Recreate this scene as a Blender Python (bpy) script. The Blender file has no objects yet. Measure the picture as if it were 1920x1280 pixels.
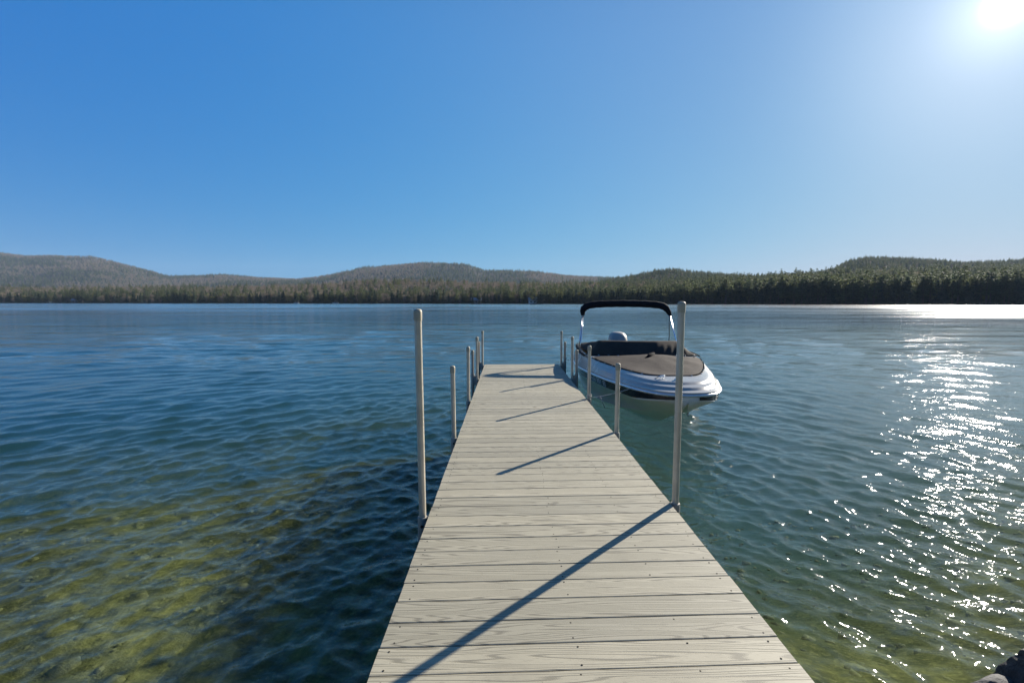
import bpy, math, random
import numpy as np
from mathutils import Vector, Matrix

random.seed(7)
rng = np.random.default_rng(11)
scene = bpy.context.scene
R = math.radians

# ------------------------------------------------------------------ camera
EYE = 2.05          # eye height above the water
DECK = 0.55         # deck height above the water
cam_d = bpy.data.cameras.new('camera')
cam = bpy.data.objects.new('camera', cam_d)
scene.collection.objects.link(cam)
scene.camera = cam
cam_d.sensor_width = 36.0
cam_d.lens = 16.0
cam_d.clip_start = 0.05
cam_d.clip_end = 20000
cam.location = (0, 0, EYE)
cam.rotation_euler = (R(90 - 5.02), 0, 0)

# ------------------------------------------------------------------ light
SUN_AZ = 45.8       # degrees to the right of the view direction
SUN_EL = 23.2
SKY_STRENGTH = 0.05
EXPOSURE = 1.0
world = bpy.data.worlds.new('World')
scene.world = world
world.use_nodes = True
wn = world.node_tree
wn.nodes.clear()
w_out = wn.nodes.new('ShaderNodeOutputWorld')
w_bg = wn.nodes.new('ShaderNodeBackground')
w_sky = wn.nodes.new('ShaderNodeTexSky')
w_sky.sky_type = 'NISHITA'
w_sky.sun_disc = False
w_sky.sun_elevation = R(SUN_EL)
w_sky.sun_rotation = R(SUN_AZ)
w_sky.altitude = 200
w_sky.air_density = 1.0
w_sky.dust_density = 0.3
w_sky.ozone_density = 3.0
w_bg.inputs['Strength'].default_value = SKY_STRENGTH
sd = Vector((math.sin(R(SUN_AZ)) * math.cos(R(SUN_EL)), math.cos(R(SUN_AZ)) * math.cos(R(SUN_EL)), math.sin(R(SUN_EL))))

def wmath(op, a, b=None):
    n = wn.nodes.new('ShaderNodeMath'); n.operation = op
    for i, x in enumerate((a, b)):
        if x is None: continue
        if isinstance(x, (int, float)): n.inputs[i].default_value = x
        else: wn.links.new(x, n.inputs[i])
    return n.outputs[0]
# the Nishita sky, compressed per channel the way the camera recorded it, plus the aureole round the sun
w_tc = wn.nodes.new('ShaderNodeTexCoord')
w_nm = wn.nodes.new('ShaderNodeVectorMath'); w_nm.operation = 'NORMALIZE'
wn.links.new(w_tc.outputs['Generated'], w_nm.inputs[0])
w_dot = wn.nodes.new('ShaderNodeVectorMath'); w_dot.operation = 'DOT_PRODUCT'
wn.links.new(w_nm.outputs[0], w_dot.inputs[0]); w_dot.inputs[1].default_value = sd
cosg = w_dot.outputs['Value']
hg = wmath('MAXIMUM', wmath('MULTIPLY', wmath('ADD', cosg, 1.0), 0.5), 0.0)
one_m = wmath('SUBTRACT', 1.0, cosg)
tight = wmath('ADD', wmath('MULTIPLY', wmath('EXPONENT', wmath('MULTIPLY', one_m, -8000.0)), 3.0),
              wmath('MULTIPLY', wmath('EXPONENT', wmath('MULTIPLY', one_m, -600.0)), 0.4))
wide = wmath('MULTIPLY', wmath('EXPONENT', wmath('MULTIPLY', one_m, -60.0)), 0.25)
glow = wmath('ADD', tight, wide)
# clear-sky falloff overhead, added to dim the fill in the deck's shadows
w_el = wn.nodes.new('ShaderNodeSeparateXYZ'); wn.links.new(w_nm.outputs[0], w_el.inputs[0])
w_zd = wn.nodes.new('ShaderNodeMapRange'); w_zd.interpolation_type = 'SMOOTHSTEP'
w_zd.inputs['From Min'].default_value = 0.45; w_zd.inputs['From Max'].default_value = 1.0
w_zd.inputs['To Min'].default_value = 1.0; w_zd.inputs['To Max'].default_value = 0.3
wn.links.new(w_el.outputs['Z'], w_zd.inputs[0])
w_sep = wn.nodes.new('ShaderNodeSeparateColor'); wn.links.new(w_sky.outputs[0], w_sep.inputs[0])
w_com = wn.nodes.new('ShaderNodeCombineColor')
K_SKY = 1.0/(SKY_STRENGTH * 2**EXPOSURE)
for ci, (g, pw, ag, ak) in enumerate(((0.82, 1.35, 0.15, 6), (0.68, 0.65, 0.16, 2), (0.74, 0.2, 0.12, 1))):
    base = wmath('MULTIPLY', wmath('POWER', wmath('MULTIPLY', w_sep.outputs[ci], 0.05), pw), g)
    halo = wmath('MULTIPLY', wmath('POWER', hg, ak), ag)
    tot = wmath('ADD', wmath('ADD', base, halo), glow)
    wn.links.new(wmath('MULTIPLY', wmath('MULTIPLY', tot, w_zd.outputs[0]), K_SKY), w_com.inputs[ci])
wn.links.new(w_com.outputs[0], w_bg.inputs['Color'])
wn.links.new(w_bg.outputs[0], w_out.inputs['Surface'])

sd = Vector((math.sin(R(SUN_AZ)) * math.cos(R(SUN_EL)), math.cos(R(SUN_AZ)) * math.cos(R(SUN_EL)), math.sin(R(SUN_EL))))
sun_d = bpy.data.lights.new('sun', 'SUN')
sun = bpy.data.objects.new('sun', sun_d)
scene.collection.objects.link(sun)
sun_d.energy = 5.0
sun_d.angle = R(0.53)
sun_d.color = (1.0, 0.93, 0.82)
sun.rotation_euler = sd.to_track_quat('Z', 'Y').to_euler()
sun.location = sd * 50

vs = scene.view_settings
vs.view_transform = 'Standard'
vs.look = 'None'
vs.exposure = EXPOSURE
vs.gamma = 1
vs.use_curve_mapping = False
cy = scene.cycles
cy.max_bounces = 10
cy.transparent_max_bounces = 12
cy.transmission_bounces = 8
cy.glossy_bounces = 4
cy.diffuse_bounces = 3
cy.volume_bounces = 0
cy.caustics_reflective = False
cy.caustics_refractive = True
cy.sample_clamp_indirect = 6
cy.sample_clamp_direct = 40
cy.use_denoising = True

# ------------------------------------------------------------------ helpers
COL = scene.collection

def tag(o, label=None, cat=None, group=None, kind=None):
    if label: o['label'] = label
    if cat: o['category'] = cat
    if group: o['group'] = group
    if kind: o['kind'] = kind
    return o

def empty(name, loc=(0, 0, 0), rot=(0, 0, 0)):
    o = bpy.data.objects.new(name, None)
    o.empty_display_size = 0.2
    o.location = loc
    o.rotation_euler = rot
    COL.objects.link(o)
    return o

def make_mesh(name, verts, faces, mat=None, smooth=False):
    me = bpy.data.meshes.new(name)
    me.from_pydata([tuple(v) for v in verts], [], [tuple(f) for f in faces])
    if mat:
        me.materials.append(mat)
    if smooth:
        me.polygons.foreach_set('use_smooth', [True] * len(me.polygons))
    me.update()
    return me

def link(name, me, parent=None, loc=(0, 0, 0), rot=(0, 0, 0)):
    o = bpy.data.objects.new(name, me)
    COL.objects.link(o)
    o.location = loc
    o.rotation_euler = rot
    if parent:
        o.parent = parent
    return o

def fast_mesh(name, V, F, mat=None, smooth=False):
    """V (n,3), F (m,k) numpy arrays"""
    me = bpy.data.meshes.new(name)
    V = np.asarray(V, dtype=np.float32); F = np.asarray(F, dtype=np.int32)
    m, k = F.shape
    me.vertices.add(len(V)); me.vertices.foreach_set('co', V.ravel())
    me.loops.add(m * k); me.loops.foreach_set('vertex_index', F.ravel())
    me.polygons.add(m)
    me.polygons.foreach_set('loop_start', np.arange(m, dtype=np.int32) * k)
    me.polygons.foreach_set('loop_total', np.full(m, k, dtype=np.int32))
    if smooth:
        me.polygons.foreach_set('use_smooth', np.ones(m, dtype=bool))
    if mat: me.materials.append(mat)
    me.update(calc_edges=True)
    me.validate()
    return me

def grid_faces(nr, nc, wrap=False):
    i = np.arange(nr - 1)[:, None]; j = np.arange(nc if wrap else nc - 1)[None, :]
    j2 = (j + 1) % nc
    a = i * nc + j; b = i * nc + j2; c = (i + 1) * nc + j2; d = (i + 1) * nc + j
    return np.stack([a, b, c, d], -1).reshape(-1, 4)

class MB:
    def __init__(s): s.v = []; s.f = []
    def add(s, v, f):
        n = len(s.v); s.v += [tuple(p) for p in v]; s.f += [tuple(i + n for i in q) for q in f]
    def box(s, x0, x1, y0, y1, z0, z1, M=None, bev=0.0):
        if bev <= 0:
            v = [(x0,y0,z0),(x1,y0,z0),(x1,y1,z0),(x0,y1,z0),(x0,y0,z1),(x1,y0,z1),(x1,y1,z1),(x0,y1,z1)]
            f = [(0,3,2,1),(4,5,6,7),(0,1,5,4),(1,2,6,5),(2,3,7,6),(3,0,4,7)]
        else:
            b = bev
            v = [(x0,y0,z0),(x1,y0,z0),(x1,y1,z0),(x0,y1,z0),
                 (x0,y0,z1-b),(x1,y0,z1-b),(x1,y1,z1-b),(x0,y1,z1-b),
                 (x0+b,y0+b,z1),(x1-b,y0+b,z1),(x1-b,y1-b,z1),(x0+b,y1-b,z1)]
            f = [(0,3,2,1),(0,1,5,4),(1,2,6,5),(2,3,7,6),(3,0,4,7),
                 (4,5,9,8),(5,6,10,9),(6,7,11,10),(7,4,8,11),(8,9,10,11)]
        if M is not None: v = [M @ Vector(p) for p in v]
        s.add(v, f)
    def tube(s, pts, r, n=8, cap=True):
        pts = [Vector(p) for p in pts]
        rs = r if isinstance(r, (list, tuple)) else [r] * len(pts)
        rings = []
        up = None
        for i, p in enumerate(pts):
            t = (pts[min(i+1, len(pts)-1)] - pts[max(i-1, 0)])
            t = t.normalized() if t.length > 1e-9 else Vector((0, 0, 1))
            if up is None:
                up = Vector((0, 0, 1)) if abs(t.z) < 0.9 else Vector((1, 0, 0))
            a = t.cross(up).normalized(); b = a.cross(t).normalized(); up = b
            rings.append([p + (a * math.cos(2*math.pi*k/n) + b * math.sin(2*math.pi*k/n)) * rs[i] for k in range(n)])
        v = [q for ring in rings for q in ring]
        f = []
        for i in range(len(pts) - 1):
            for k in range(n):
                f.append((i*n+k, i*n+(k+1) % n, (i+1)*n+(k+1) % n, (i+1)*n+k))
        if cap:
            f.append(tuple(range(n))[::-1]); f.append(tuple((len(pts)-1)*n+k for k in range(n)))
        s.add(v, f)
    def lathe(s, prof, n=16, c=(0, 0, 0)):
        """prof: list of (r,z), about z"""
        v = []; f = []
        for (r, z) in prof:
            for k in range(n):
                a = 2*math.pi*k/n
                v.append((c[0]+r*math.cos(a), c[1]+r*math.sin(a), c[2]+z))
        for i in range(len(prof)-1):
            for k in range(n):
                f.append((i*n+k, i*n+(k+1) % n, (i+1)*n+(k+1) % n, (i+1)*n+k))
        f.append(tuple(range(n))[::-1]); f.append(tuple((len(prof)-1)*n+k for k in range(n)))
        s.add(v, f)
    def mesh(s, name, mat, smooth=False): return make_mesh(name, s.v, s.f, mat, smooth)
    def obj(s, name, mat, parent=None, smooth=False, loc=(0, 0, 0), rot=(0, 0, 0)):
        return link(name, s.mesh(name, mat, smooth), parent, loc, rot)

def autosmooth(o, ang=35):
    me = o.data
    me.polygons.foreach_set('use_smooth', [True] * len(me.polygons))
    try:
        me.set_sharp_from_angle(angle=R(ang))
    except Exception:
        pass

# ------------------------------------------------------------------ materials
def new_mat(name):
    m = bpy.data.materials.new(name); m.use_nodes = True
    nt = m.node_tree
    b = nt.nodes['Principled BSDF']
    return m, nt, b

def N(nt, typ, **kw):
    n = nt.nodes.new(typ)
    for k, v in kw.items():
        if k in ('operation', 'blend_type', 'data_type', 'noise_dimensions', 'wave_type', 'bands_direction', 'wave_profile', 'feature', 'distance', 'noise_type', 'attribute_name', 'attribute_type', 'clamp', 'voronoi_dimensions'):
            setattr(n, k, v)
        else:
            key = k.replace('_', ' ')
            n.inputs[key].default_value = v
    return n

def ramp(nt, fac, stops, interp='LINEAR'):
    n = nt.nodes.new('ShaderNodeValToRGB')
    cr = n.color_ramp; cr.interpolation = interp
    while len(cr.elements) < len(stops): cr.elements.new(0.5)
    for e, (p, c) in zip(cr.elements, stops):
        e.position = p
        e.color = (c, c, c, 1) if isinstance(c, (int, float)) else (*c, 1)
    nt.links.new(fac, n.inputs[0])
    return n.outputs[0]

def math_n(nt, op, a, b=None, c=None):
    n = nt.nodes.new('ShaderNodeMath'); n.operation = op
    for i, x in enumerate((a, b, c)):
        if x is None: continue
        if isinstance(x, (int, float)): n.inputs[i].default_value = x
        else: nt.links.new(x, n.inputs[i])
    return n.outputs[0]

def mix_c(nt, fac, a, b, mode='MIX'):
    n = nt.nodes.new('ShaderNodeMix'); n.data_type = 'RGBA'; n.blend_type = mode
    for sock, x in ((n.inputs[0], fac), (n.inputs[6], a), (n.inputs[7], b)):
        if isinstance(x, (int, float)): sock.default_value = x
        elif isinstance(x, tuple): sock.default_value = (*x, 1) if len(x) == 3 else x
        else: nt.links.new(x, sock)
    return n.outputs[2]

def mapped(nt, scale=(1, 1, 1), coord='Object', rot=(0, 0, 0), rand=0.0):
    tc = nt.nodes.new('ShaderNodeTexCoord')
    mp = nt.nodes.new('ShaderNodeMapping')
    mp.inputs['Scale'].default_value = scale
    mp.inputs['Rotation'].default_value = rot
    nt.links.new(tc.outputs[coord], mp.inputs[0])
    if rand:
        oi = nt.nodes.new('ShaderNodeObjectInfo')
        m1 = math_n(nt, 'MULTIPLY', oi.outputs['Random'], rand)
        cb = nt.nodes.new('ShaderNodeCombineXYZ')
        nt.links.new(m1, cb.inputs[0])
        nt.links.new(math_n(nt, 'MULTIPLY', m1, 1.7), cb.inputs[1])
        nt.links.new(cb.outputs[0], mp.inputs['Location'])
    return mp.outputs[0]

def noise(nt, vec, scale, detail=3, rough=0.5, dist=0.0, out='Fac'):
    n = nt.nodes.new('ShaderNodeTexNoise')
    n.inputs['Scale'].default_value = scale; n.inputs['Detail'].default_value = detail
    n.inputs['Roughness'].default_value = rough; n.inputs['Distortion'].default_value = dist
    if vec is not None: nt.links.new(vec, n.inputs['Vector'])
    return n.outputs[out]

def bump(nt, h, strength, dist, bsdf, normal=None):
    n = nt.nodes.new('ShaderNodeBump')
    n.inputs['Strength'].default_value = strength; n.inputs['Distance'].default_value = dist
    nt.links.new(h, n.inputs['Height'])
    if normal is not None: nt.links.new(normal, n.inputs['Normal'])
    if bsdf is not None: nt.links.new(n.outputs[0], bsdf.inputs['Normal'])
    return n.outputs[0]

def simple_mat(name, col, rough=0.5, metal=0.0, var=0.12, nscale=6, bmp=0.0, coat=0.0):
    m, nt, b = new_mat(name)
    v = mapped(nt)
    f = noise(nt, v, nscale, 5, 0.6)
    c = mix_c(nt, ramp(nt, f, [(0.3, 0.0), (0.7, 1.0)]), tuple(x*(1-var) for x in col), tuple(min(1, x*(1+var)) for x in col))
    nt.links.new(c, b.inputs['Base Color'])
    b.inputs['Metallic'].default_value = metal
    rr = nt.nodes.new('ShaderNodeMapRange')
    rr.inputs['To Min'].default_value = max(0.02, rough-0.06); rr.inputs['To Max'].default_value = min(1, rough+0.08)
    nt.links.new(f, rr.inputs[0]); nt.links.new(rr.outputs[0], b.inputs['Roughness'])
    if coat: b.inputs['Coat Weight'].default_value = coat
    if bmp: bump(nt, noise(nt, v, nscale*12, 3), bmp, 0.01, b)
    return m

# composite decking: embossed cathedral grain
def deck_mat():
    m, nt, b = new_mat('composite_plank')
    v = mapped(nt, rand=37.0)
    sx = N(nt, 'ShaderNodeVectorMath', operation='MULTIPLY'); sx.inputs[1].default_value = (0.38, 8.0, 1.0)
    nt.links.new(v, sx.inputs[0])
    field = noise(nt, sx.outputs[0], 1.0, 2.0, 0.35)
    rings = math_n(nt, 'FRACT', math_n(nt, 'MULTIPLY', field, 34.0))
    tri = math_n(nt, 'ABSOLUTE', math_n(nt, 'SUBTRACT', rings, 0.5))
    fx = N(nt, 'ShaderNodeVectorMath', operation='MULTIPLY'); fx.inputs[1].default_value = (16.0, 170.0, 1.0)
    nt.links.new(v, fx.inputs[0])
    fine = noise(nt, fx.outputs[0], 1.0, 3, 0.7)
    spk = noise(nt, v, 260.0, 2, 0.6)
    ln = ramp(nt, math_n(nt, 'ADD', tri, math_n(nt, 'MULTIPLY', math_n(nt, 'SUBTRACT', spk, 0.5), 0.22)), [(0.06, 1.0), (0.20, 0.0)])
    fl = ramp(nt, fine, [(0.55, 0.0), (0.72, 0.6)])
    line = math_n(nt, 'MAXIMUM', ln, fl)
    patch = noise(nt, v, 2.2, 4, 0.6)
    oi = nt.nodes.new('ShaderNodeObjectInfo')
    light = mix_c(nt, oi.outputs['Random'], (0.335, 0.308, 0.230), (0.445, 0.402, 0.292))
    light = mix_c(nt, ramp(nt, patch, [(0.35, 0.0), (0.7, 0.45)]), light, (0.315, 0.285, 0.20))
    col = mix_c(nt, math_n(nt, 'MULTIPLY', line, 0.64), light, (0.14, 0.125, 0.09))
    st = ramp(nt, noise(nt, v, 7.0, 6, 0.75), [(0.62, 0.0), (0.72, 0.35)])
    col = mix_c(nt, st, col, (0.17, 0.145, 0.105))
    wv = mapped(nt, coord='Generated')
    g2 = nt.nodes.new('ShaderNodeNewGeometry')
    scuff = ramp(nt, noise(nt, g2.outputs['Position'], 1.1, 6, 0.7, 0.8), [(0.50, 0.0), (0.70, 0.38)])
    col = mix_c(nt, scuff, col, (0.27, 0.24, 0.175))
    dots = ramp(nt, noise(nt, g2.outputs['Position'], 38.0, 2, 0.5), [(0.76, 0.0), (0.78, 0.6)])
    col = mix_c(nt, dots, col, (0.12, 0.10, 0.07))
    nt.links.new(col, b.inputs['Base Color'])
    b.inputs['Roughness'].default_value = 0.62
    b.inputs['Specular IOR Level'].default_value = 0.35
    h = math_n(nt, 'SUBTRACT', math_n(nt, 'MULTIPLY', spk, 0.25), line)
    bump(nt, h, 0.5, 0.0015, b)
    return m

def water_mat():
    m, nt, b = new_mat('lake_water')
    nt.nodes.remove(b)
    out = nt.nodes['Material Output']
    v = mapped(nt, scale=(0.5, 1.5, 1))
    v2 = mapped(nt, scale=(1.0, 1.5, 1), rot=(0, 0, 0.5))
    n1 = noise(nt, v, 4.0, 3, 0.55, 0.3)
    n2 = noise(nt, v2, 11.0, 2, 0.5, 0.2)
    n3 = noise(nt, v, 1.0, 2, 0.5, 0.2)
    h = math_n(nt, 'ADD', math_n(nt, 'MULTIPLY', n1, 1.0), math_n(nt, 'MULTIPLY', n3, 3.0))
    n4 = noise(nt, mapped(nt, scale=(0.45, 1.3, 1)), 0.32, 3, 0.5, 0.3)
    n5 = noise(nt, mapped(nt, scale=(0.4, 1.2, 1)), 0.045, 3, 0.6, 0.5)
    h = math_n(nt, 'ADD', h, math_n(nt, 'MULTIPLY', n4, 11.0))
    h = math_n(nt, 'MULTIPLY', h, ramp(nt, n5, [(0.36, 0.45), (0.62, 1.35)]))
    gp = nt.nodes.new('ShaderNodeNewGeometry'); gs = nt.nodes.new('ShaderNodeSeparateXYZ')
    nt.links.new(gp.outputs['Position'], gs.inputs[0])
    # open water offshore is rougher than the sheltered water beside the dock
    off = nt.nodes.new('ShaderNodeMapRange'); off.inputs['From Min'].default_value = 6; off.inputs['From Max'].default_value = 17
    off.inputs['To Min'].default_value = 0.04; off.inputs['To Max'].default_value = 1.0
    nt.links.new(gs.outputs['Y'], off.inputs[0])
    h = math_n(nt, 'MULTIPLY', h, off.outputs[0])
    h = math_n(nt, 'ADD', h, math_n(nt, 'MULTIPLY', n2, 0.34))
    bn = nt.nodes.new('ShaderNodeBump'); bn.inputs['Strength'].default_value = 1.0
    bn.inputs['Distance'].default_value = 0.020
    bn.inputs['Filter Width'].default_value = 0.01
    nt.links.new(h, bn.inputs['Height'])
    fr = nt.nodes.new('ShaderNodeFresnel'); fr.inputs['IOR'].default_value = 1.333
    nt.links.new(bn.outputs[0], fr.inputs['Normal'])
    # same air-to-water Fresnel from both sides, so daylight reaches the bed
    ge = nt.nodes.new('ShaderNodeNewGeometry')
    nt.links.new(math_n(nt, 'SUBTRACT', 1.333, math_n(nt, 'MULTIPLY', ge.outputs['Backfacing'], 0.583)), fr.inputs['IOR'])
    gl = nt.nodes.new('ShaderNodeBsdfGlossy'); gl.inputs['Roughness'].default_value = 0.006
    gl.inputs['Color'].default_value = (1, 1, 1, 1)
    # ripples too small to build act as gloss: calm beside the dock, rougher on open water
    rr = nt.nodes.new('ShaderNodeMapRange'); rr.interpolation_type = 'SMOOTHSTEP'
    rr.inputs['From Min'].default_value = 8; rr.inputs['From Max'].default_value = 130
    rr.inputs['To Min'].default_value = 0.045; rr.inputs['To Max'].default_value = 0.14
    nt.links.new(gs.outputs['Y'], rr.inputs[0])
    nt.links.new(math_n(nt, 'MULTIPLY', rr.outputs[0], ramp(nt, n5, [(0.40, 0.6), (0.60, 1.2)])), gl.inputs['Roughness'])
    nt.links.new(bn.outputs[0], gl.inputs['Normal'])
    rf = nt.nodes.new('ShaderNodeBsdfRefraction'); rf.inputs['IOR'].default_value = 1.333
    rf.inputs['Roughness'].default_value = 0.0
    rf.inputs['Color'].default_value = (0.84, 0.90, 0.78, 1)
    nt.links.new(bn.outputs[0], rf.inputs['Normal'])
    tp = nt.nodes.new('ShaderNodeBsdfTransparent'); tp.inputs['Color'].default_value = (0.84, 0.90, 0.76, 1)
    body = nt.nodes.new('ShaderNodeMixShader'); body.inputs[0].default_value = 0.6
    nt.links.new(rf.outputs[0], body.inputs[1]); nt.links.new(tp.outputs[0], body.inputs[2])
    mx = nt.nodes.new('ShaderNodeMixShader')
    nt.links.new(fr.outputs[0], mx.inputs[0]); nt.links.new(body.outputs[0], mx.inputs[1]); nt.links.new(gl.outputs[0], mx.inputs[2])
    nt.links.new(mx.outputs[0], out.inputs['Surface'])
    return m

def bed_mat():
    m, nt, b = new_mat('lake_bed')
    v = mapped(nt)
    n1 = noise(nt, v, 0.55, 5, 0.6); n2 = noise(nt, v, 3.5, 5, 0.65); n3 = noise(nt, v, 14, 4, 0.6)
    c = mix_c(nt, ramp(nt, n2, [(0.38, 0.0), (0.66, 1.0)]), (0.045, 0.050, 0.018), (0.28, 0.265, 0.105))
    c = mix_c(nt, ramp(nt, n1, [(0.40, 0.0), (0.60, 0.8)]), c, (0.045, 0.045, 0.014))
    c = mix_c(nt, ramp(nt, n3, [(0.56, 0.0), (0.72, 0.55)]), c, (0.36, 0.33, 0.16))
    # silty bed darkens with depth; deep water's absorption and blue scatter painted in
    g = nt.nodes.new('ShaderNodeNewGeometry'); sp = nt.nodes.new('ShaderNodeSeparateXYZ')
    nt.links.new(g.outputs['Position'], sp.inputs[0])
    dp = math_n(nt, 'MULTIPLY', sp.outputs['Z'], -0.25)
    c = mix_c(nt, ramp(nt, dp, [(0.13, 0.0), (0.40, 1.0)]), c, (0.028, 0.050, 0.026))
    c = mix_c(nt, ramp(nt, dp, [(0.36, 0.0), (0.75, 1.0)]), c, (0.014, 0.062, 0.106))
    nt.links.new(c, b.inputs['Base Color'])
    b.inputs['Roughness'].default_value = 0.9
    b.inputs['Specular IOR Level'].default_value = 0.1
    bump(nt, n2, 0.8, 0.08, b)
    return m

M_DECK = deck_mat()
M_WATER = water_mat()
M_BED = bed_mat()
M_POST = simple_mat('painted_aluminium', (0.52, 0.47, 0.375), 0.36, 0.35, 0.16, 7, 0.12)
M_CAP = simple_mat('vinyl_cap', (0.40, 0.345, 0.24), 0.55, 0.0, 0.06, 20)
M_FRAME = simple_mat('dock_frame', (0.30, 0.28, 0.24), 0.5, 0.3, 0.1, 8, 0.1)
M_SCREW = simple_mat('screw_head', (0.035, 0.032, 0.026), 0.9, 0.0, 0.1)
M_SCREW.node_tree.nodes['Principled BSDF'].inputs['Specular IOR Level'].default_value = 0.1
M_GEL = simple_mat('white_gelcoat', (0.38, 0.365, 0.335), 0.25, 0.0, 0.03, 3, 0.0, 0.15)
M_HULL = simple_mat('hull_gelcoat', (0.80, 0.71, 0.62), 0.35, 0.0, 0.05, 2, 0.0, 0.1)
M_STRIPE = simple_mat('black_stripe', (0.012, 0.013, 0.018), 0.2, 0.0, 0.1)
M_RUB = simple_mat('rub_rail', (0.62, 0.63, 0.64), 0.3, 0.3, 0.05)
M_CHROME = simple_mat('stainless', (0.75, 0.76, 0.78), 0.14, 1.0, 0.03)
M_STRAP = simple_mat('black_webbing', (0.010, 0.010, 0.012), 0.92)
M_STRAP.node_tree.nodes['Principled BSDF'].inputs['Specular IOR Level'].default_value = 0.08
M_MOTOR = simple_mat('motor_grey', (0.36, 0.34, 0.31), 0.5, 0.0, 0.03)
M_MDARK = simple_mat('motor_dark', (0.05, 0.05, 0.055), 0.4, 0.0, 0.05)
M_LETTER = simple_mat('vinyl_letter', (0.75, 0.76, 0.76), 0.4)
M_ROPE = simple_mat('mooring_rope', (0.40, 0.38, 0.35), 0.9, 0, 0.25, 90, 0.3)

def canvas_mat(name, col):
    m, nt, b = new_mat(name)
    v = mapped(nt)
    f = noise(nt, v, 5, 5, 0.6)
    c = mix_c(nt, ramp(nt, f, [(0.3, 0.0), (0.7, 1.0)]), tuple(x*.82 for x in col), tuple(x*1.15 for x in col))
    nt.links.new(c, b.inputs['Base Color'])
    b.inputs['Roughness'].default_value = 0.85
    b.inputs['Specular IOR Level'].default_value = 0.12
    wv = math_n(nt, 'ADD', noise(nt, v, 420, 2), math_n(nt, 'MULTIPLY', f, 6.0))
    bump(nt, wv, 0.35, 0.004, b)
    return m
M_CANVAS = canvas_mat('taupe_canvas', (0.047, 0.037, 0.031))
M_BIMINI = canvas_mat('black_canvas', (0.014, 0.015, 0.019))

def rock_mat(name='rock', lo=(0.05, 0.05, 0.055), hi=(0.20, 0.19, 0.19), depth_fade=False):
    m, nt, b = new_mat(name)
    v = mapped(nt, rand=20.0)
    n1 = noise(nt, v, 3.0, 8, 0.65); n2 = noise(nt, v, 22.0, 6, 0.7)
    c = mix_c(nt, ramp(nt, n1, [(0.35, 0.0), (0.65, 1.0)]), lo, hi)
    c = mix_c(nt, ramp(nt, n2, [(0.5, 0.0), (0.75, 0.5)]), c, tuple(x*1.6 for x in hi))
    if depth_fade:  # stones fade with depth; deep water's light loss painted into their colour
        g = nt.nodes.new('ShaderNodeNewGeometry'); sp = nt.nodes.new('ShaderNodeSeparateXYZ')
        nt.links.new(g.outputs['Position'], sp.inputs[0])
        c = mix_c(nt, ramp(nt, math_n(nt, 'MULTIPLY', sp.outputs['Z'], -0.25), [(0.13, 0.0), (0.38, 1.0)]), c, (0.026, 0.048, 0.026))
    nt.links.new(c, b.inputs['Base Color']); b.inputs['Roughness'].default_value = 0.75
    bump(nt, math_n(nt, 'ADD', n1, math_n(nt, 'MULTIPLY', n2, 0.4)), 0.8, 0.05, b)
    return m
M_ROCK = rock_mat('rock', (0.022, 0.022, 0.024), (0.085, 0.080, 0.080))
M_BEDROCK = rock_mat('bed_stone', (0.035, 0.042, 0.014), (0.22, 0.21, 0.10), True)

def leaf_mat(name, cols, trans=0.0):
    m, nt, b = new_mat(name)
    oi = nt.nodes.new('ShaderNodeObjectInfo')
    v = mapped(nt)
    c = ramp(nt, oi.outputs['Random'], [(i / max(1, len(cols)-1), x) for i, x in enumerate(cols)])
    f = noise(nt, v, 0.45, 3, 0.6)
    c = mix_c(nt, ramp(nt, f, [(0.3, 0.0), (0.7, 1.0)]), c, (1.7, 1.7, 1.5), 'MULTIPLY') if False else c
    c2 = mix_c(nt, 1.0, c, ramp(nt, f, [(0.3, 0.6), (0.72, 1.5)]), 'MULTIPLY')
    nt.links.new(c2, b.inputs['Base Color'])
    b.inputs['Roughness'].default_value = 0.7
    b.inputs['Specular IOR Level'].default_value = 0.2
    if trans:
        out = nt.nodes['Material Output']
        tr = nt.nodes.new('ShaderNodeBsdfTranslucent'); nt.links.new(c2, tr.inputs[0])
        mx = nt.nodes.new('ShaderNodeMixShader'); mx.inputs[0].default_value = trans
        nt.links.new(b.outputs[0], mx.inputs[1]); nt.links.new(tr.outputs[0], mx.inputs[2])
        nt.links.new(mx.outputs[0], out.inputs['Surface'])
    return m
M_PINE = leaf_mat('pine_needles', [(0.085, 0.112, 0.062), (0.135, 0.150, 0.066), (0.105, 0.126, 0.072)], 0.5)
M_SPRUCE = leaf_mat('spruce_needles', [(0.058, 0.085, 0.064), (0.085, 0.110, 0.064)], 0.5)
M_TWIG = leaf_mat('bare_twigs', [(0.185, 0.150, 0.115), (0.260, 0.210, 0.145), (0.200, 0.150, 0.130)], 0.35)
M_BUD = leaf_mat('spring_leaves', [(0.105, 0.125, 0.038), (0.165, 0.155, 0.05), (0.12, 0.135, 0.055)], 0.35)
M_BARK = simple_mat('bark', (0.11, 0.09, 0.075), 0.9, 0, 0.3, 4)

# ------------------------------------------------------------------ lake bed and near shore
def shore_dist(x, y):
    """metres out from the near bank (positive = lake side)"""
    d = (y - (0.10 + 0.55 * x)) / math.sqrt(1 + 0.55 ** 2)
    return d

def vnoise(x, y, s, seed=0):
    """cheap smooth pseudo noise from sines, about -1..1"""
    r = np.random.default_rng(seed)
    out = 0
    for _ in range(7):
        a = r.uniform(0, 2*math.pi); k = s * r.uniform(0.5, 2.0); p = r.uniform(0, 6.28)
        out = out + np.sin(k*(np.cos(a)*x + np.sin(a)*y) + p)
    return out / 4.0

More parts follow.
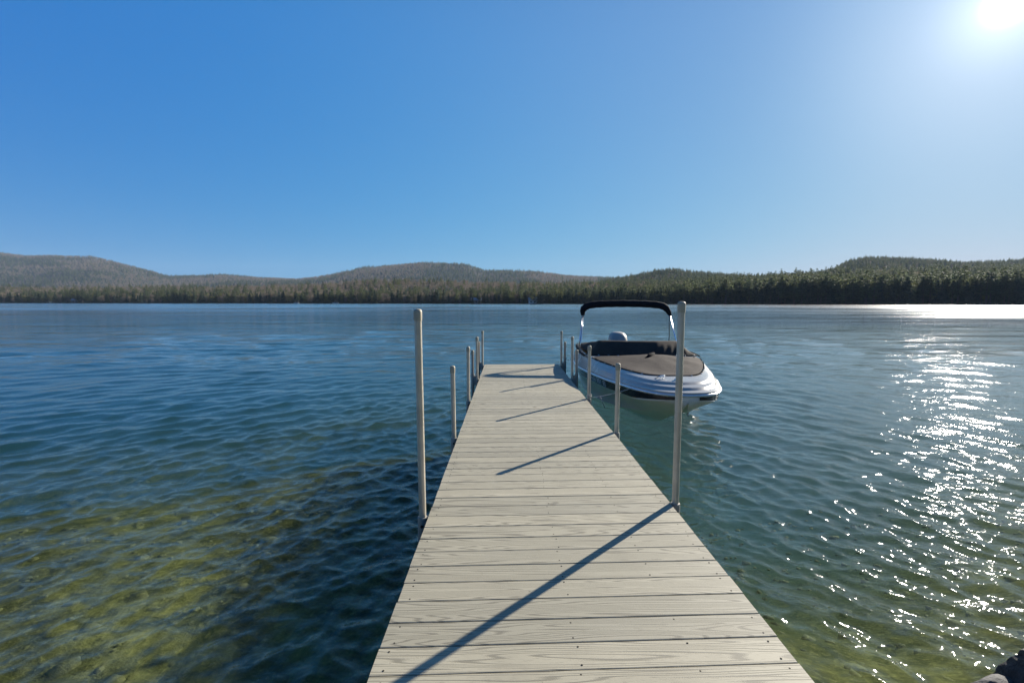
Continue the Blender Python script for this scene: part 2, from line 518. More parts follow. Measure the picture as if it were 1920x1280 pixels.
def bed_z(x, y):
    d = shore_dist(x, y)
    side = np.interp(x, [-0.6, 0.6, 2.0, 3.4], [0.52, 1.0, 1.3, 2.3])
    side = np.where(d > 0, side + (1.3-side)*np.clip((d-8)/12, 0, 1), 1.0)
    z = -side*np.interp(d, [-40, -6, -1.0, 0, 1.5, 3, 6, 10, 20, 60, 300], [-6, -1.6, -0.5, -0.05, 0.45, 0.85, 1.4, 2.3, 4.4, 8, 12])
    return z + 0.06 * vnoise(x, y, 1.6, 3) + 0.03 * vnoise(x, y, 5.0, 4)

def build_bed():
    nr, na = 170, 220
    r = np.geomspace(0.25, 1500, nr); a = np.linspace(-math.pi, math.pi, na, endpoint=False)
    RR, AA = np.meshgrid(r, a, indexing='ij')
    X = RR*np.sin(AA); Y = RR*np.cos(AA) + 0.5
    Z = bed_z(X, Y)
    V = np.stack([X, Y, Z], -1).reshape(-1, 3)
    F = grid_faces(nr, na, True)
    V = np.vstack([V, [[0, 0.5, float(bed_z(np.array(0.), np.array(.5)))]]])
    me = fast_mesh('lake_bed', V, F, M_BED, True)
    ob = link('lake_bed', me); pass
    tag(ob, 'stony green and brown lake bed seen through the shallow water', kind='structure')
build_bed()

def rock_mesh(seed, mat, sub=2, amp=0.28, sq=(1, 1, 1), cut=7):
    import bmesh
    bm = bmesh.new(); bmesh.ops.create_icosphere(bm, subdivisions=sub, radius=1)
    r = np.random.default_rng(seed)
    pl = [(Vector(r.normal(size=3)).normalized(), r.uniform(0.55, 0.9)) for _ in range(cut)]
    ph = r.uniform(0, 6.28, (6, 3)); fr = r.uniform(1.2, 6.5, 6)
    for vtx in bm.verts:
        p = vtx.co.copy()
        for n, d in pl:
            t = p.dot(n)
            if t > d: p -= n * (t - d)
        q = 1 + 0.018*math.sin(13*p.x+5*p.y+2*p.z)*math.sin(11*p.y+7*p.z) + 0.008*math.sin(27*p.z+11*p.x+9*p.y) + sum(amp/(1+f) * math.sin(f*p.x+a[0]) * math.sin(f*p.y+a[1]) * math.sin(f*p.z+a[2]) for f, a in zip(fr, ph))
        vtx.co = Vector((p.x*q*sq[0], p.y*q*sq[1], p.z*q*sq[2]))
    me = bpy.data.meshes.new('rock'); bm.to_mesh(me); bm.free()
    me.materials.append(mat)
    return me

def scatter_bed_stones():
    base = [rock_mesh(100+i, M_BEDROCK, 1, 0.3, (1, 0.8, 0.5)) for i in range(5)]
    dat = []
    for me in base:
        v = np.array([tuple(p.co) for p in me.vertices]); f = np.array([tuple(p.vertices) for p in me.polygons])
        dat.append((v, f))
    Vs, Fs, n = [], [], 0
    for i in range(2400):
        x = rng.uniform(-9, 8); y = rng.uniform(0.6, 11)
        d = shore_dist(x, y)
        if d < 0.3 or d > 8: continue
        s = min(0.16, rng.gamma(1.6, 0.022)) + 0.012
        v, f = dat[i % 5]
        a = rng.uniform(0, 6.28)
        c, sn = math.cos(a), math.sin(a)
        w = v * s * rng.uniform(0.7, 1.3, 3)
        w = np.stack([w[:, 0]*c - w[:, 1]*sn + x, w[:, 0]*sn + w[:, 1]*c + y, w[:, 2] + float(bed_z(np.array(x), np.array(y))) - s*0.12], -1)
        Vs.append(w); Fs.append(f + n); n += len(w)
    me = fast_mesh('bed_stones', np.vstack(Vs), np.vstack(Fs), M_BEDROCK, True)
    ob = link('bed_stones', me); pass
    tag(ob, 'scattered algae covered stones on the shallow lake bed', kind='stuff')
scatter_bed_stones()

# ------------------------------------------------------------------ water surface
def build_water():
    na_in, na_out, nr = 1080, 90, 760
    a1 = np.linspace(-R(60), R(60), na_in)
    a2 = np.linspace(R(60), 2*math.pi - R(60), na_out + 2)[1:-1]
    a = np.concatenate([a1, a2])
    # ring radii: dr grows with r(1+r/12), so ripples near the dock are real geometry
    L0, L1 = math.log(0.8/(1+0.8/12)), math.log(1150/(1+1150/12))
    e = np.exp(np.linspace(L0, L1, nr)); r = e/(1-e/12)
    RR, AA = np.meshgrid(r, a, indexing='ij')
    X = RR*np.sin(AA); Y = RR*np.cos(AA)
    sp = RR*(1+RR/12)*(L1-L0)/nr
    spa = np.where(np.abs(AA) <= R(60), RR*R(120)/na_in, RR*R(240)/na_out)
    sp = np.maximum(sp, spa)
    Z = np.zeros_like(X); DX = np.zeros_like(X); DY = np.zeros_like(X)
    side = 1/(1+np.exp(-(X/(0.6+0.25*np.abs(Y)))*1.6))       # 0 left, 1 right
    gust = np.clip(0.95 + 0.28*vnoise(X, Y, 0.35, 9) + 0.2*vnoise(X, Y, 0.08, 12), 0.45, 1.5)
    rg = np.random.default_rng(5)
    M = 90
    longdecay = np.interp(RR, [3, 8, 22], [2.6, 2.0, 0.7])      # longer waves only out on open water
    for i in range(M):
        lam = 0.10*(42 ** (i/(M-1)))                       # 0.13 .. 4.2 m
        for train, w0 in ((0, 1-side), (1, side)):
            cen = 150 if train == 0 else 228
            th = R(cen + rg.normal(0, 26 if lam > .4 else 42))
            kx, ky = math.sin(th), math.cos(th)
            k = 2*math.pi/lam
            slope = WAVE_SLOPE * np.exp(-max(0, lam-0.24)*longdecay)
            fade = np.clip((lam/sp - 2.6)/3.0, 0, 1)
            if fade.max() <= 0: continue
            amp = slope/k*fade*(0.30+0.70*w0)*gust
            warp = (0.5*np.sin(0.21*X+1.3*train+.3*i)+0.5*np.sin(0.17*Y+0.7*i))*min(2.5, .7/lam)
            ph = k*(kx*X+ky*Y) + rg.uniform(0, 6.28) + warp
            sn, cs = np.sin(ph), np.cos(ph)
            Z += amp*sn
            DX += 0.9*kx*amp*cs; DY += 0.9*ky*amp*cs
    X = X+DX; Y = Y+DY
    V = np.stack([X, Y, Z], -1).reshape(-1, 3)
    F = grid_faces(nr, len(a), True)
    me = fast_mesh('lake_water', V, F, M_WATER, True)
    o = link('lake_water', me)
    tag(o, 'rippled blue lake with sun glitter on its right side', kind='structure')
    return o
WAVE_SLOPE = 0.054
WATER = build_water()

# ------------------------------------------------------------------ far terrain
def imx(t): return 960 + 856.3*t       # column on the horizon for lateral ratio t = X/Y
def shoreY(t):
    return np.interp(t, [-1.7, -1.12, -0.5, 0, 0.5, 1.12, 1.7], [660, 560, 480, 395, 338, 286, 262])
P_NEAR = ([-500, 0, 200, 400, 560, 640, 700, 860, 1000, 1060, 1150, 1280, 1400, 1500, 1560, 1700, 1920, 2400],
          [33, 31, 31, 32, 35, 40, 44, 43, 41, 40, 38, 43, 45, 49, 53, 56, 58, 60])
P_RIGHT = ([1000, 1150, 1190, 1230, 1260, 1290, 1330, 1400, 1500, 1560, 1582, 1620, 1680, 1740, 1800, 1850, 1900, 1920, 2000, 2400],
           [10, 44, 51, 60, 62, 58, 55, 50, 52, 61, 77, 83, 81, 78, 74, 75, 79, 80, 84, 70])
P_FAR = ([-500, -200, 0, 55, 100, 140, 180, 230, 320, 370, 420, 480, 560, 600, 640, 680, 740, 790, 830, 870, 910, 1000, 1060, 1120, 1190, 1300, 2400],
         [70, 95, 88, 81, 81, 79, 78, 67, 46, 47, 49, 44, 40, 45, 52, 61, 67, 70, 68, 65, 53, 53, 47, 44, 40, 30, 20])
def sstep(x): x = np.clip(x, 0, 1); return x*x*(3-2*x)
D_NEAR, D_RIGHT, D_FAR = 380.0, 1150.0, 2900.0
def hprof(P, t): return np.interp(imx(t), P[0], P[1])
def terrain_z(t, Y):
    X = t*Y
    ys = shoreY(t); q = Y - ys
    tree = 15.0
    zn = np.maximum(2, EYE + hprof(P_NEAR, t)/856.3*(ys+D_NEAR) - tree)
    zr = EYE + hprof(P_RIGHT, t)/856.3*D_RIGHT - 12
    zf = EYE + hprof(P_FAR, t)/856.3*D_FAR - 10
    z = np.where(q < 0, q*0.25, np.minimum(q*0.05, 1.2) + zn*sstep((q-10)/(D_NEAR-10)))
    z2 = zr*sstep((Y-ys-D_NEAR*0.75)/(D_RIGHT-ys-D_NEAR*0.75))*np.where(Y > D_RIGHT, 1-0.25*sstep((Y-D_RIGHT)/900), 1)
    z3 = zf*sstep((Y-1250)/(D_FAR-1250))*np.where(Y > D_FAR, 1-0.5*sstep((Y-D_FAR)/1800), 1)
    rough = 1.2*vnoise(X, Y, 0.02, 21)*sstep(q/120) 
    gul = 9*vnoise(X, Y, 0.0045, 22)*sstep((Y-1400)/700)*(1-sstep((Y-D_FAR+250)/200))
    out = np.maximum(np.maximum(z, z2), z3)
    return np.where(q > 0, out + rough + gul, out)

def hill_mat():
    m, nt, b = new_mat('wooded_hill')
    v = mapped(nt)
    n1 = noise(nt, v, 0.0032, 5, 0.6, 0.6); n2 = noise(nt, v, 0.035, 5, 0.65)
    c = mix_c(nt, ramp(nt, n1, [(0.44, 0.0), (0.56, 1.0)]), (0.085, 0.072, 0.058), (0.035, 0.045, 0.028))
    c = mix_c(nt, ramp(nt, n2, [(0.4, 0.0), (0.7, 0.6)]), c, (0.06, 0.058, 0.045))
    ge = nt.nodes.new('ShaderNodeNewGeometry'); sp = nt.nodes.new('ShaderNodeSeparateXYZ')
    nt.links.new(ge.outputs['Position'], sp.inputs[0])
    wet = nt.nodes.new('ShaderNodeMapRange'); wet.inputs['From Min'].default_value = 2.5; wet.inputs['From Max'].default_value = 7.0
    nt.links.new(sp.outputs['Z'], wet.inputs[0])
    c = mix_c(nt, wet.outputs[0], (0.022, 0.021, 0.018), c)
    nt.links.new(c, b.inputs['Base Color']); b.inputs['Roughness'].default_value = 0.95
    b.inputs['Specular IOR Level'].default_value = 0.05
    bump(nt, noise(nt, v, 0.12, 4, 0.7), 1.0, 6.0, b)
    return m
M_HILL = hill_mat()

def build_terrain():
    t = np.linspace(-3.2, 3.2, 760)
    yy = np.geomspace(1, 5200/250, 150)
    T, K = np.meshgrid(t, yy, indexing='ij')
    ys = shoreY(T)
    Y = (ys-12) * K ** (np.log(5200/(ys-12))/np.log(5200/250))
    Z = terrain_z(T, Y)
    V = np.stack([T*Y, Y, Z], -1).reshape(-1, 3)
    F = grid_faces(len(t), len(yy))
    me = fast_mesh('wooded_hills', V, F[:, ::-1], M_HILL, True)
    tag(link('wooded_hills', me), 'wooded hills behind the far shore', kind='structure')
build_terrain()

# ------------------------------------------------------------------ trees
def tri_cloud(C, S, rg, flat=0.35):
    """one triangle leaf clump per centre; S size; returns V,F"""
    n = len(C)
    a = rg.normal(size=(n, 3)); a[:, 2] *= flat; a /= np.linalg.norm(a, axis=1)[:, None]
    b = rg.normal(size=(n, 3)); b[:, 2] *= flat
    b -= a*np.sum(a*b, 1)[:, None]; b /= np.linalg.norm(b, axis=1)[:, None]
    S = S[:, None]
    p0 = C + a*S*0.7; p1 = C - a*S*0.5 + b*S*0.55; p2 = C - a*S*0.4 - b*S*0.55
    V = np.stack([p0, p1, p2], 1).reshape(-1, 3)
    return V, np.arange(3*n).reshape(-1, 3)

def trunk_mesh(h, r, rg, limbs=0, crown0=0.35, spread=3.0):
    mb = MB()
    lean = rg.normal(0, 0.01*h, 2)
    mb.tube([(0, 0, -0.4), (lean[0]*.4, lean[1]*.4, h*.45), (lean[0], lean[1], h)], [r, r*.65, r*.12], 6, False)
    for i in range(limbs):
        z = h*(crown0 + (1-crown0)*0.8*rg.random()); a = rg.uniform(0, 6.28); l = spread*rg.uniform(.5, 1)
        mb.tube([(0, 0, z), (l*.5*math.cos(a), l*.5*math.sin(a), z+l*.3), (l*math.cos(a), l*math.sin(a), z+l*.9)], [r*.35, r*.22, r*.08], 4, False)
    return mb.mesh('trunk', M_BARK)

def crown_pine(rg, h, dens=1.0, s0=1.0):
    # white pine: irregular horizontal plumes, open crown
    C = []; S = []
    z = h*rg.uniform(0.22, 0.34)
    while z < h*0.985:
        f = max(0.0, (z/h-0.25)/0.75)
        L = h*0.255*(1.05-f**1.4)*rg.uniform(0.6, 1.25) + 0.4
        nb = rg.integers(4, 7)
        a0 = rg.uniform(0, 6.28)
        for k in range(nb):
            a = a0+k*6.28/nb+rg.normal(0, .35); l = L*rg.uniform(.45, 1.2)
            m = max(3, int(l*3.3*dens))
            u = rg.uniform(0.15, 1, m)**0.7
            wid = 0.22*l*np.sin(np.clip(u, 0, 1)*2.6)
            px = u*l; py = rg.normal(0, 1, m)*wid; pz = z + u*l*0.16 + rg.normal(0, .16, m)
            C.append(np.stack([px*math.cos(a)-py*math.sin(a), px*math.sin(a)+py*math.cos(a), pz], -1))
            S.append(rg.uniform(.55, 1.15, m)*s0)
        z += h*rg.uniform(0.035, 0.075)
    C.append(np.stack([rg.normal(0, .3, 8), rg.normal(0, .3, 8), h-rg.uniform(0, 1.6, 8)], -1)); S.append(np.full(8, .7*s0))
    return tri_cloud(np.vstack(C), np.concatenate(S), rg, 0.3)

def crown_spruce(rg, h, dens=1.0, s0=1.0):
    C = []; S = []
    z = h*0.05
    while z < h*0.99:
        f = z/h
        L = h*0.25*(1-f)**0.8*rg.uniform(.8, 1.12)+0.2
        nb = rg.integers(6, 9)
        for k in range(nb):
            a = k*6.28/nb+rg.normal(0, .4); l = L*rg.uniform(.75, 1.15)
            m = max(2, int(l*3.0*dens))
            u = rg.uniform(0.2, 1, m)
            px = u*l; py = rg.normal(0, .22, m)*l*.5; pz = z - u*l*0.22 + rg.normal(0, .12, m)
            C.append(np.stack([px*math.cos(a)-py*math.sin(a), px*math.sin(a)+py*math.cos(a), pz], -1))
            S.append(rg.uniform(.5, 1.0, m)*s0)
        z += h*rg.uniform(.03, .05)
    return tri_cloud(np.vstack(C), np.concatenate(S), rg, 0.45)

def crown_round(rg, h, n=900, s0=0.5, base=0.25, wid=0.28):
    nb = 16
    cc = []
    for i in range(nb):
        f = rg.uniform(base, 0.9); rr = wid*h*math.sqrt(max(0.05, 1-((f-0.55)/0.5)**2))*rg.uniform(.2, .8); a = rg.uniform(0, 6.28)
        cc.append((rr*math.cos(a), rr*math.sin(a), f*h))
    cc = np.array(cc); idx = rg.integers(0, nb, n)
    C = cc[idx] + rg.normal(0, 1, (n, 3))*np.array([.07, .07, .075])*h
    return tri_cloud(C, rg.uniform(.6, 1.3, n)*s0, rg, 0.9)

PROTO = {}
def add_proto(kind, fn, mat, hs, r, limbs=0, **kw):
    lst = []
    for i, h in enumerate(hs):
        rg = np.random.default_rng(hash(kind) % 1000 if False else 300+len(PROTO)*17+i)
        V, F = fn(rg, h, **kw)
        cm = fast_mesh('crown', V, F, mat)
        tm = trunk_mesh(h*0.96, r*h/20, rg, limbs, 0.3, h*.16)
        lst.append((cm, tm, h))
    PROTO[kind] = lst
add_proto('pine', crown_pine, M_PINE, [21, 19, 23, 18], 0.30)
add_proto('spruce', crown_spruce, M_SPRUCE, [15, 13, 17], 0.25)
add_proto('bare', crown_round, M_TWIG, [15, 13, 16], 0.2, 14, n=850, s0=0.42)
add_proto('budding', crown_round, M_BUD, [13, 15], 0.2, 8, n=900, s0=0.5)

KINDS = {'pine': ('pine_tree', 'pine'), 'spruce': ('spruce_tree', 'spruce'), 'bare': ('bare_tree', 'tree'), 'budding': ('budding_tree', 'tree')}
LOOK = {'pine': 'tall ragged dark green pine', 'spruce': 'dense dark conical evergreen',
        'bare': 'leafless taupe grey deciduous tree', 'budding': 'yellow green tree in early spring leaf'}

def wood_mix(t, Y, u, patch):
    """probability pick of kind index by place: 0 pine 1 spruce 2 bare 3 budding"""
    x = imx(t); q = Y - shoreY(t)
    right = sstep((x-950)/350)
    pc = 0.08 + 0.42*right + 0.20*(patch > 0.2)
    ps = np.where(q < 45, 0.36, 0.06) + 0.08*right
    pb = 0.16
    k = np.where(u < pc, 0, np.where(u < pc+ps, 1, np.where(u < pc+ps+pb, 3, 2)))
    return k

EMPTY_TREES = []
def place_shore_trees():
    n = 280
    first = {}
    kk = ['pine', 'spruce', 'bare', 'budding']
    ts = np.linspace(-1.13, 1.13, n)
    # denser to the right where the shore is closer and each tree shows larger
    ts = ts + 0.0
    rg = np.random.default_rng(77)
    for i, t0 in enumerate(ts):
        t = float(t0 + rg.normal(0, 0.003))
        ys = float(shoreY(t)); Y = ys + rg.uniform(2, 9)
        k = int(wood_mix(t, Y, rg.random(), float(vnoise(t*Y, Y, 0.02, 31))))
        kind = kk[k]; var = int(rg.integers(0, len(PROTO[kind])))
        cm, tm, h = PROTO[kind][var]
        stretch = 'left' if imx(t) < 640 else ('middle' if imx(t) < 1280 else 'right')
        o = empty(KINDS[kind][0], (t*Y, Y, float(terrain_z(np.array(t), np.array(Y)))-0.2), (0, 0, rg.uniform(0, 6.28)))
        sc_ = rg.uniform(.72, 1.1)*float(np.interp(imx(t), [600, 1000, 1250, 1500], [.85, .78, .85, 1.05])) * (0.8 if k in (2, 3) else 1)
        o.scale = (sc_*rg.uniform(.9, 1.2), sc_*rg.uniform(.9, 1.2), sc_)
        place = {'left': 'on the left third of the far waterline',
                 'middle': 'on the far waterline beyond the dock',
                 'right': 'on the far waterline right of the boat'}[stretch]
        tag(o, f'{LOOK[kind]} {place}', KINDS[kind][1], f'{KINDS[kind][0].replace("_", " ")}s on the {stretch} of the far waterline')
        link('crown', cm, o); link('trunk', tm, o)
place_shore_trees()

def merged_proto_mesh(kind, i):
    cm, tm, h = PROTO[kind][i]
    v1 = np.array([tuple(v.co) for v in cm.vertices]); f1 = [tuple(p.vertices) for p in cm.polygons]
    v2 = np.array([tuple(v.co) for v in tm.vertices]); f2 = [tuple(a+len(v1) for a in p.vertices) for p in tm.polygons]
    me = bpy.data.meshes.new('forest_tree'); me.from_pydata(np.vstack([v1, v2]).tolist(), [], f1+f2)
    me.materials.append(cm.materials[0]); me.materials.append(M_BARK)
    mi = np.zeros(len(me.polygons), dtype=np.int32); mi[len(f1):] = 1
    me.polygons.foreach_set('material_index', mi)
    return me

def scatter_object(name, pts, rot, scl, idx, meshes, label):
    """one object whose geometry nodes put a tree mesh on each of its points"""
    me = bpy.data.meshes.new(name)
    me.vertices.add(len(pts)); me.vertices.foreach_set('co', np.asarray(pts, dtype=np.float32).ravel())
    for an, dt, arr in (('rotz', 'FLOAT', rot), ('scl', 'FLOAT', scl), ('kind', 'INT', idx)):
        at = me.attributes.new(an, dt, 'POINT'); at.data.foreach_set('value', np.asarray(arr, dtype=np.float32 if dt == 'FLOAT' else np.int32))
    o = link(name, me)
    ng = bpy.data.node_groups.new(name, 'GeometryNodeTree')
    ng.interface.new_socket('Geometry', in_out='INPUT', socket_type='NodeSocketGeometry')
    ng.interface.new_socket('Geometry', in_out='OUTPUT', socket_type='NodeSocketGeometry')
    gi = ng.nodes.new('NodeGroupInput'); go = ng.nodes.new('NodeGroupOutput')
    join = ng.nodes.new('GeometryNodeJoinGeometry')
    def attr(nm, dt):
        a = ng.nodes.new('GeometryNodeInputNamedAttribute'); a.data_type = dt; a.inputs['Name'].default_value = nm
        return a.outputs['Attribute']
    rz, sc_, kd = attr('rotz', 'FLOAT'), attr('scl', 'FLOAT'), attr('kind', 'INT')
    cr = ng.nodes.new('ShaderNodeCombineXYZ'); ng.links.new(rz, cr.inputs[2])
    cs = ng.nodes.new('ShaderNodeCombineXYZ')
    for q in range(3): ng.links.new(sc_, cs.inputs[q])
    m2p = ng.nodes.new('GeometryNodeMeshToPoints'); ng.links.new(gi.outputs[0], m2p.inputs['Mesh'])
    for i, src in enumerate(meshes):
        oi = ng.nodes.new('GeometryNodeObjectInfo'); oi.inputs['Object'].default_value = src
        oi.transform_space = 'ORIGINAL'
        cmp_ = ng.nodes.new('FunctionNodeCompare'); cmp_.data_type = 'INT'; cmp_.operation = 'EQUAL'
        ng.links.new(kd, cmp_.inputs[2]); cmp_.inputs[3].default_value = i
        ip = ng.nodes.new('GeometryNodeInstanceOnPoints')
        ng.links.new(m2p.outputs[0], ip.inputs['Points']); ng.links.new(cmp_.outputs[0], ip.inputs['Selection'])
        ng.links.new(oi.outputs['Geometry'], ip.inputs['Instance'])
        ng.links.new(cr.outputs[0], ip.inputs['Rotation']); ng.links.new(cs.outputs[0], ip.inputs['Scale'])
        ng.links.new(ip.outputs[0], join.inputs[0])
    ng.links.new(join.outputs[0], go.inputs[0])
    md = o.modifiers.new('scatter', 'NODES'); md.node_group = ng
    tag(o, label, kind='stuff')
    return o

def first_of(kind):
    for o in COL.objects:
        if o.parent is None and o.name.startswith(KINDS[kind][0]): return o

def build_forest():
    srcs = []
    order = []
    # instance sources: the crown meshes already standing in the shoreline rows
    want = [('pine', i) for i in range(4)] + [('spruce', i) for i in range(3)] + [('bare', i) for i in range(3)] + [('budding', i) for i in range(2)]
    by_mesh = {}
    for o in COL.objects:
        if o.type == 'MESH' and o.name.startswith('crown') and o.data.name not in by_mesh: by_mesh[o.data.name] = o
    for kd, i in want:
        nm = PROTO[kd][i][0].name
        if nm in by_mesh: srcs.append(by_mesh[nm]); order.append((kd, i))
    kinds = ['pine', 'spruce', 'bare', 'budding']
    pool = {k: [j for j, (a, b) in enumerate(order) if a == kk] for k, kk in enumerate(kinds)}
    rg = np.random.default_rng(101)
    # near woods
    n = 13500
    t = rg.uniform(-1.75, 1.75, n)
    q = np.concatenate([rg.uniform(7, 70, n//3), rg.uniform(7, 520, n-n//3)])
    Y = shoreY(t)+q
    z = terrain_z(t, Y)-0.3
    k = wood_mix(t, Y, rg.random(n), vnoise(t*Y, Y, 0.02, 31))
    idx = np.array([pool[a][rg.integers(0, len(pool[a]))] if pool[a] else 0 for a in k])
    scl = rg.uniform(.72, 1.0, n)*np.where(k >= 2, 1.0, 1)*np.interp(imx(t), [600, 1000, 1250, 1500], [.82, .74, .80, 1.08])
    scatter_object('near_woods', np.stack([t*Y, Y, z], -1), rg.uniform(0, 6.28, n), scl, idx, srcs,
                   'mixed evergreen and bare woods rising behind the far shore')
    # far hills
    n = 56000
    t = np.concatenate([rg.uniform(-1.35, 1.35, 40000), rg.uniform(0.15, 1.4, 16000)])
    Y = np.concatenate([900 + (3050-900)*rg.random(40000)**0.7, rg.uniform(620, 1500, 16000)])
    z = terrain_z(t, Y)-0.5
    pn = vnoise(t*Y, Y, 0.0045, 41) + 0.4*vnoise(t*Y, Y, 0.02, 42) + 0.5*np.clip(z/250-.6, -1, 1)
    hz = np.clip(z/280, 0, 1)
    u = rg.random(n)
    right = imx(t) > 1120
    pc = np.where(right, 0.88, np.where(pn > 0.05, 0.85, 0.06))
    k = np.where(u < pc, np.where(rg.random(n) < .5, 0, 1), np.where(rg.random(n) < .05, 3, 2))
    idx = np.array([pool[a][rg.integers(0, len(pool[a]))] for a in k])
    scl = rg.uniform(.75, 1.1, n)*np.where(Y > 1500, 1.0, 0.62)
    scatter_object('hill_woods', np.stack([t*Y, Y, z], -1), rg.uniform(0, 6.28, n), scl, idx, srcs,
                   'distant woods covering the hills, evergreen and leafless patches')
build_forest()

# ------------------------------------------------------------------ small things on the far shore
def far_pt(px, q=3.0):
    t = (px-960)/856.3; Y = float(shoreY(t))+q
    return t*Y, Y, float(terrain_z(np.array(t), np.array(Y)))
M_CABIN = simple_mat('cabin_boards', (0.16, 0.14, 0.12), 0.8)
M_CABIN2 = simple_mat('cabin_pale', (0.55, 0.55, 0.53), 0.7)
M_ROOF = simple_mat('cabin_roof', (0.28, 0.29, 0.31), 0.5)
M_GLASS = simple_mat('dark_glass', (0.03, 0.04, 0.05), 0.1)
M_SAND = simple_mat('sand', (0.42, 0.36, 0.27), 0.9)
def cabin(px, w, mat, label):
    x, y, z = far_pt(px, 5)
    o = empty('cabin', (x, y, z), (0, 0, math.atan2(-x, y)*0.6)); tag(o, label, 'cabin')
    b_ = MB(); b_.box(-w/2, w/2, 0, 6, -1, 3.0); b_.obj('wall', mat, o)
    r_ = MB(); r_.add([(-w/2-.4, -.5, 2.9), (w/2+.4, -.5, 2.9), (w/2+.4, 3, 5.0), (-w/2-.4, 3, 5.0), (w/2+.4, 6.5, 2.9), (-w/2-.4, 6.5, 2.9),
                       (-w/2-.4, -.5, 3.1), (w/2+.4, -.5, 3.1), (w/2+.4, 3, 5.2), (-w/2-.4, 3, 5.2), (w/2+.4, 6.5, 3.1), (-w/2-.4, 6.5, 3.1)],
                      [(0, 1, 2, 3), (3, 2, 4, 5), (6, 9, 8, 7), (9, 11, 10, 8), (0, 6, 7, 1), (5, 4, 10, 11), (1, 7, 8, 2), (2, 8, 10, 4), (0, 3, 9, 6), (3, 5, 11, 9)])
    r_.obj('roof', M_ROOF, o)
    for k in (-1, 0, 1):
        q_ = MB(); q_.box(k*w*.3-.6, k*w*.3+.6, -.05, .02, .9, 2.2); q_.obj('window', M_GLASS, o)
cabin(1003, 11, M_CABIN2, 'low pale grey cabin among dark trees on the far shore left of the boat canopy')
cabin(893, 9, M_CABIN, 'small brown cabin on the far shore just left of the dock end posts')
cabin(143, 9, M_CABIN, 'small brown cabin under the trees near the left end of the far shore')
def shore_boat(px, label, L=5.0, up=1.0):
    x, y, z = far_pt(px, -14)
    o = empty('shore_boat', (x, y, 0), (0, 0, 0.2)); tag(o, label, 'boat', 'small boats moored off the far shore')
    v = []; n = 9
    for i in range(n):
        f_ = i/(n-1); w = 0.95*math.sin(math.pi*min(1, .12+f_*.62))**.7*(1 if f_ < .95 else .9); w = w if i else .02
        X_ = -L/2+L*f_
        v += [(X_, 0, -.2), (X_, w*.8, .1), (X_, w, .75-.15*f_), (X_, w*.9, .78-.15*f_), (X_, 0, .8-.15*f_), (X_, -w*.9, .78-.15*f_), (X_, -w, .75-.15*f_), (X_, -w*.8, .1)]
    f = [(i*8+k, i*8+(k+1) % 8, (i+1)*8+(k+1) % 8, (i+1)*8+k) for i in range(n-1) for k in range(8)] + [tuple(range(8))[::-1], tuple(range((n-1)*8, n*8))]
    h_ = MB(); h_.add(v, f); h_.obj('hull', M_CABIN2, o, True)
    c_ = MB(); c_.box(-.6, .9, -.7, .7, .6, 1.35, None, .15); c_.obj('windscreen', M_GLASS, o)
    c_ = MB(); c_.box(-.8, 1.6, -.8, .8, 1.9*up, 1.98*up); [c_.tube([(a_, b_, .6), (a_, b_, 1.9*up)], .04, 5) for a_ in (-.7, 1.5) for b_ in (-.75, .75)]
    c_.obj('canopy', M_CABIN2, o)
shore_boat(556, 'tiny white canopied boat moored off the far shore, left one of the two')
shore_boat(629, 'tiny white canopied boat moored off the far shore, nearer the tall left post', 6.0, 1.1)
def sand_strip(px0, px1):
    mb = MB(); pts = []
    for i in range(9):
        x, y, z = far_pt(px0+(px1-px0)*i/8, 9); pts.append((x, y, z))
    v = []
    for (x, y, z) in pts: v += [(x, y-6, 0.05), (x, y-2, 1.0+rng.uniform(-.1, .2)), (x, y+3, z+1.6+rng.uniform(0, .3)), (x, y+3, z-1), (x, y-6, -.6)]
    f = [(i*5+k, (i+1)*5+k, (i+1)*5+(k+1) % 5, i*5+(k+1) % 5) for i in range(8) for k in range(5)]
    mb.add(v, f); tag(mb.obj('beach', M_SAND), 'short strip of pale sand at the left end of the far shore', kind='structure')
sand_strip(86, 108)

# ------------------------------------------------------------------ air
def build_haze():
    mb = MB(); mb.box(-9300, 9300, -1600, 5400, -13.5, 420)
    m = bpy.data.materials.new('haze'); m.use_nodes = True
    nt = m.node_tree; nt.nodes.clear()
    out = nt.nodes.new('ShaderNodeOutputMaterial'); pv = nt.nodes.new('ShaderNodeVolumePrincipled')
    pv.inputs['Color'].default_value = (0.55, 0.72, 0.92, 1)
    pv.inputs['Density'].default_value = HAZE
    pv.inputs['Anisotropy'].default_value = 0.0
    nt.links.new(pv.outputs[0], out.inputs['Volume'])
    o = mb.obj('haze', m)
    tag(o, 'thin bluish haze over the lake and hills', kind='stuff')
HAZE = 0.000070
build_haze()

# ------------------------------------------------------------------ dock
# the dock's centre line drifts slightly left of the view direction
DROT = R(0.51)
dock = empty('dock', (0.327, 0, DECK), (0, 0, DROT))
tag(dock, 'long narrow grey beige composite plank dock with metal posts along both edges', 'dock')
HALF = 0.885
PITCH = 0.1515
SKEW = 0.030
END_Y = 10.83
def plank_mesh():
    mb = MB()
    w = PITCH - 0.0050; t = 0.024; b = 0.003
    # rounded edges: cross section in y,z swept along x
    sec = [(-w/2, -t), (w/2, -t), (w/2, -b*1.2), (w/2-b*.4, -b*.35), (w/2-b*1.3, 0), (-w/2+b*1.3, 0), (-w/2+b*.4, -b*.35), (-w/2, -b*1.2)]
    v = []
    for x in (-HALF, HALF):
        for (y, z) in sec: v.append((x, y+SKEW*x, z))
    k = len(sec)
    f = [(i, (i+1) % k, k+(i+1) % k, k+i) for i in range(k)]
    f += [tuple(range(k))[::-1], tuple(range(k, 2*k))]
    mb.add(v, [tuple(reversed(q)) for q in f])
    return mb.mesh('plank', M_DECK)
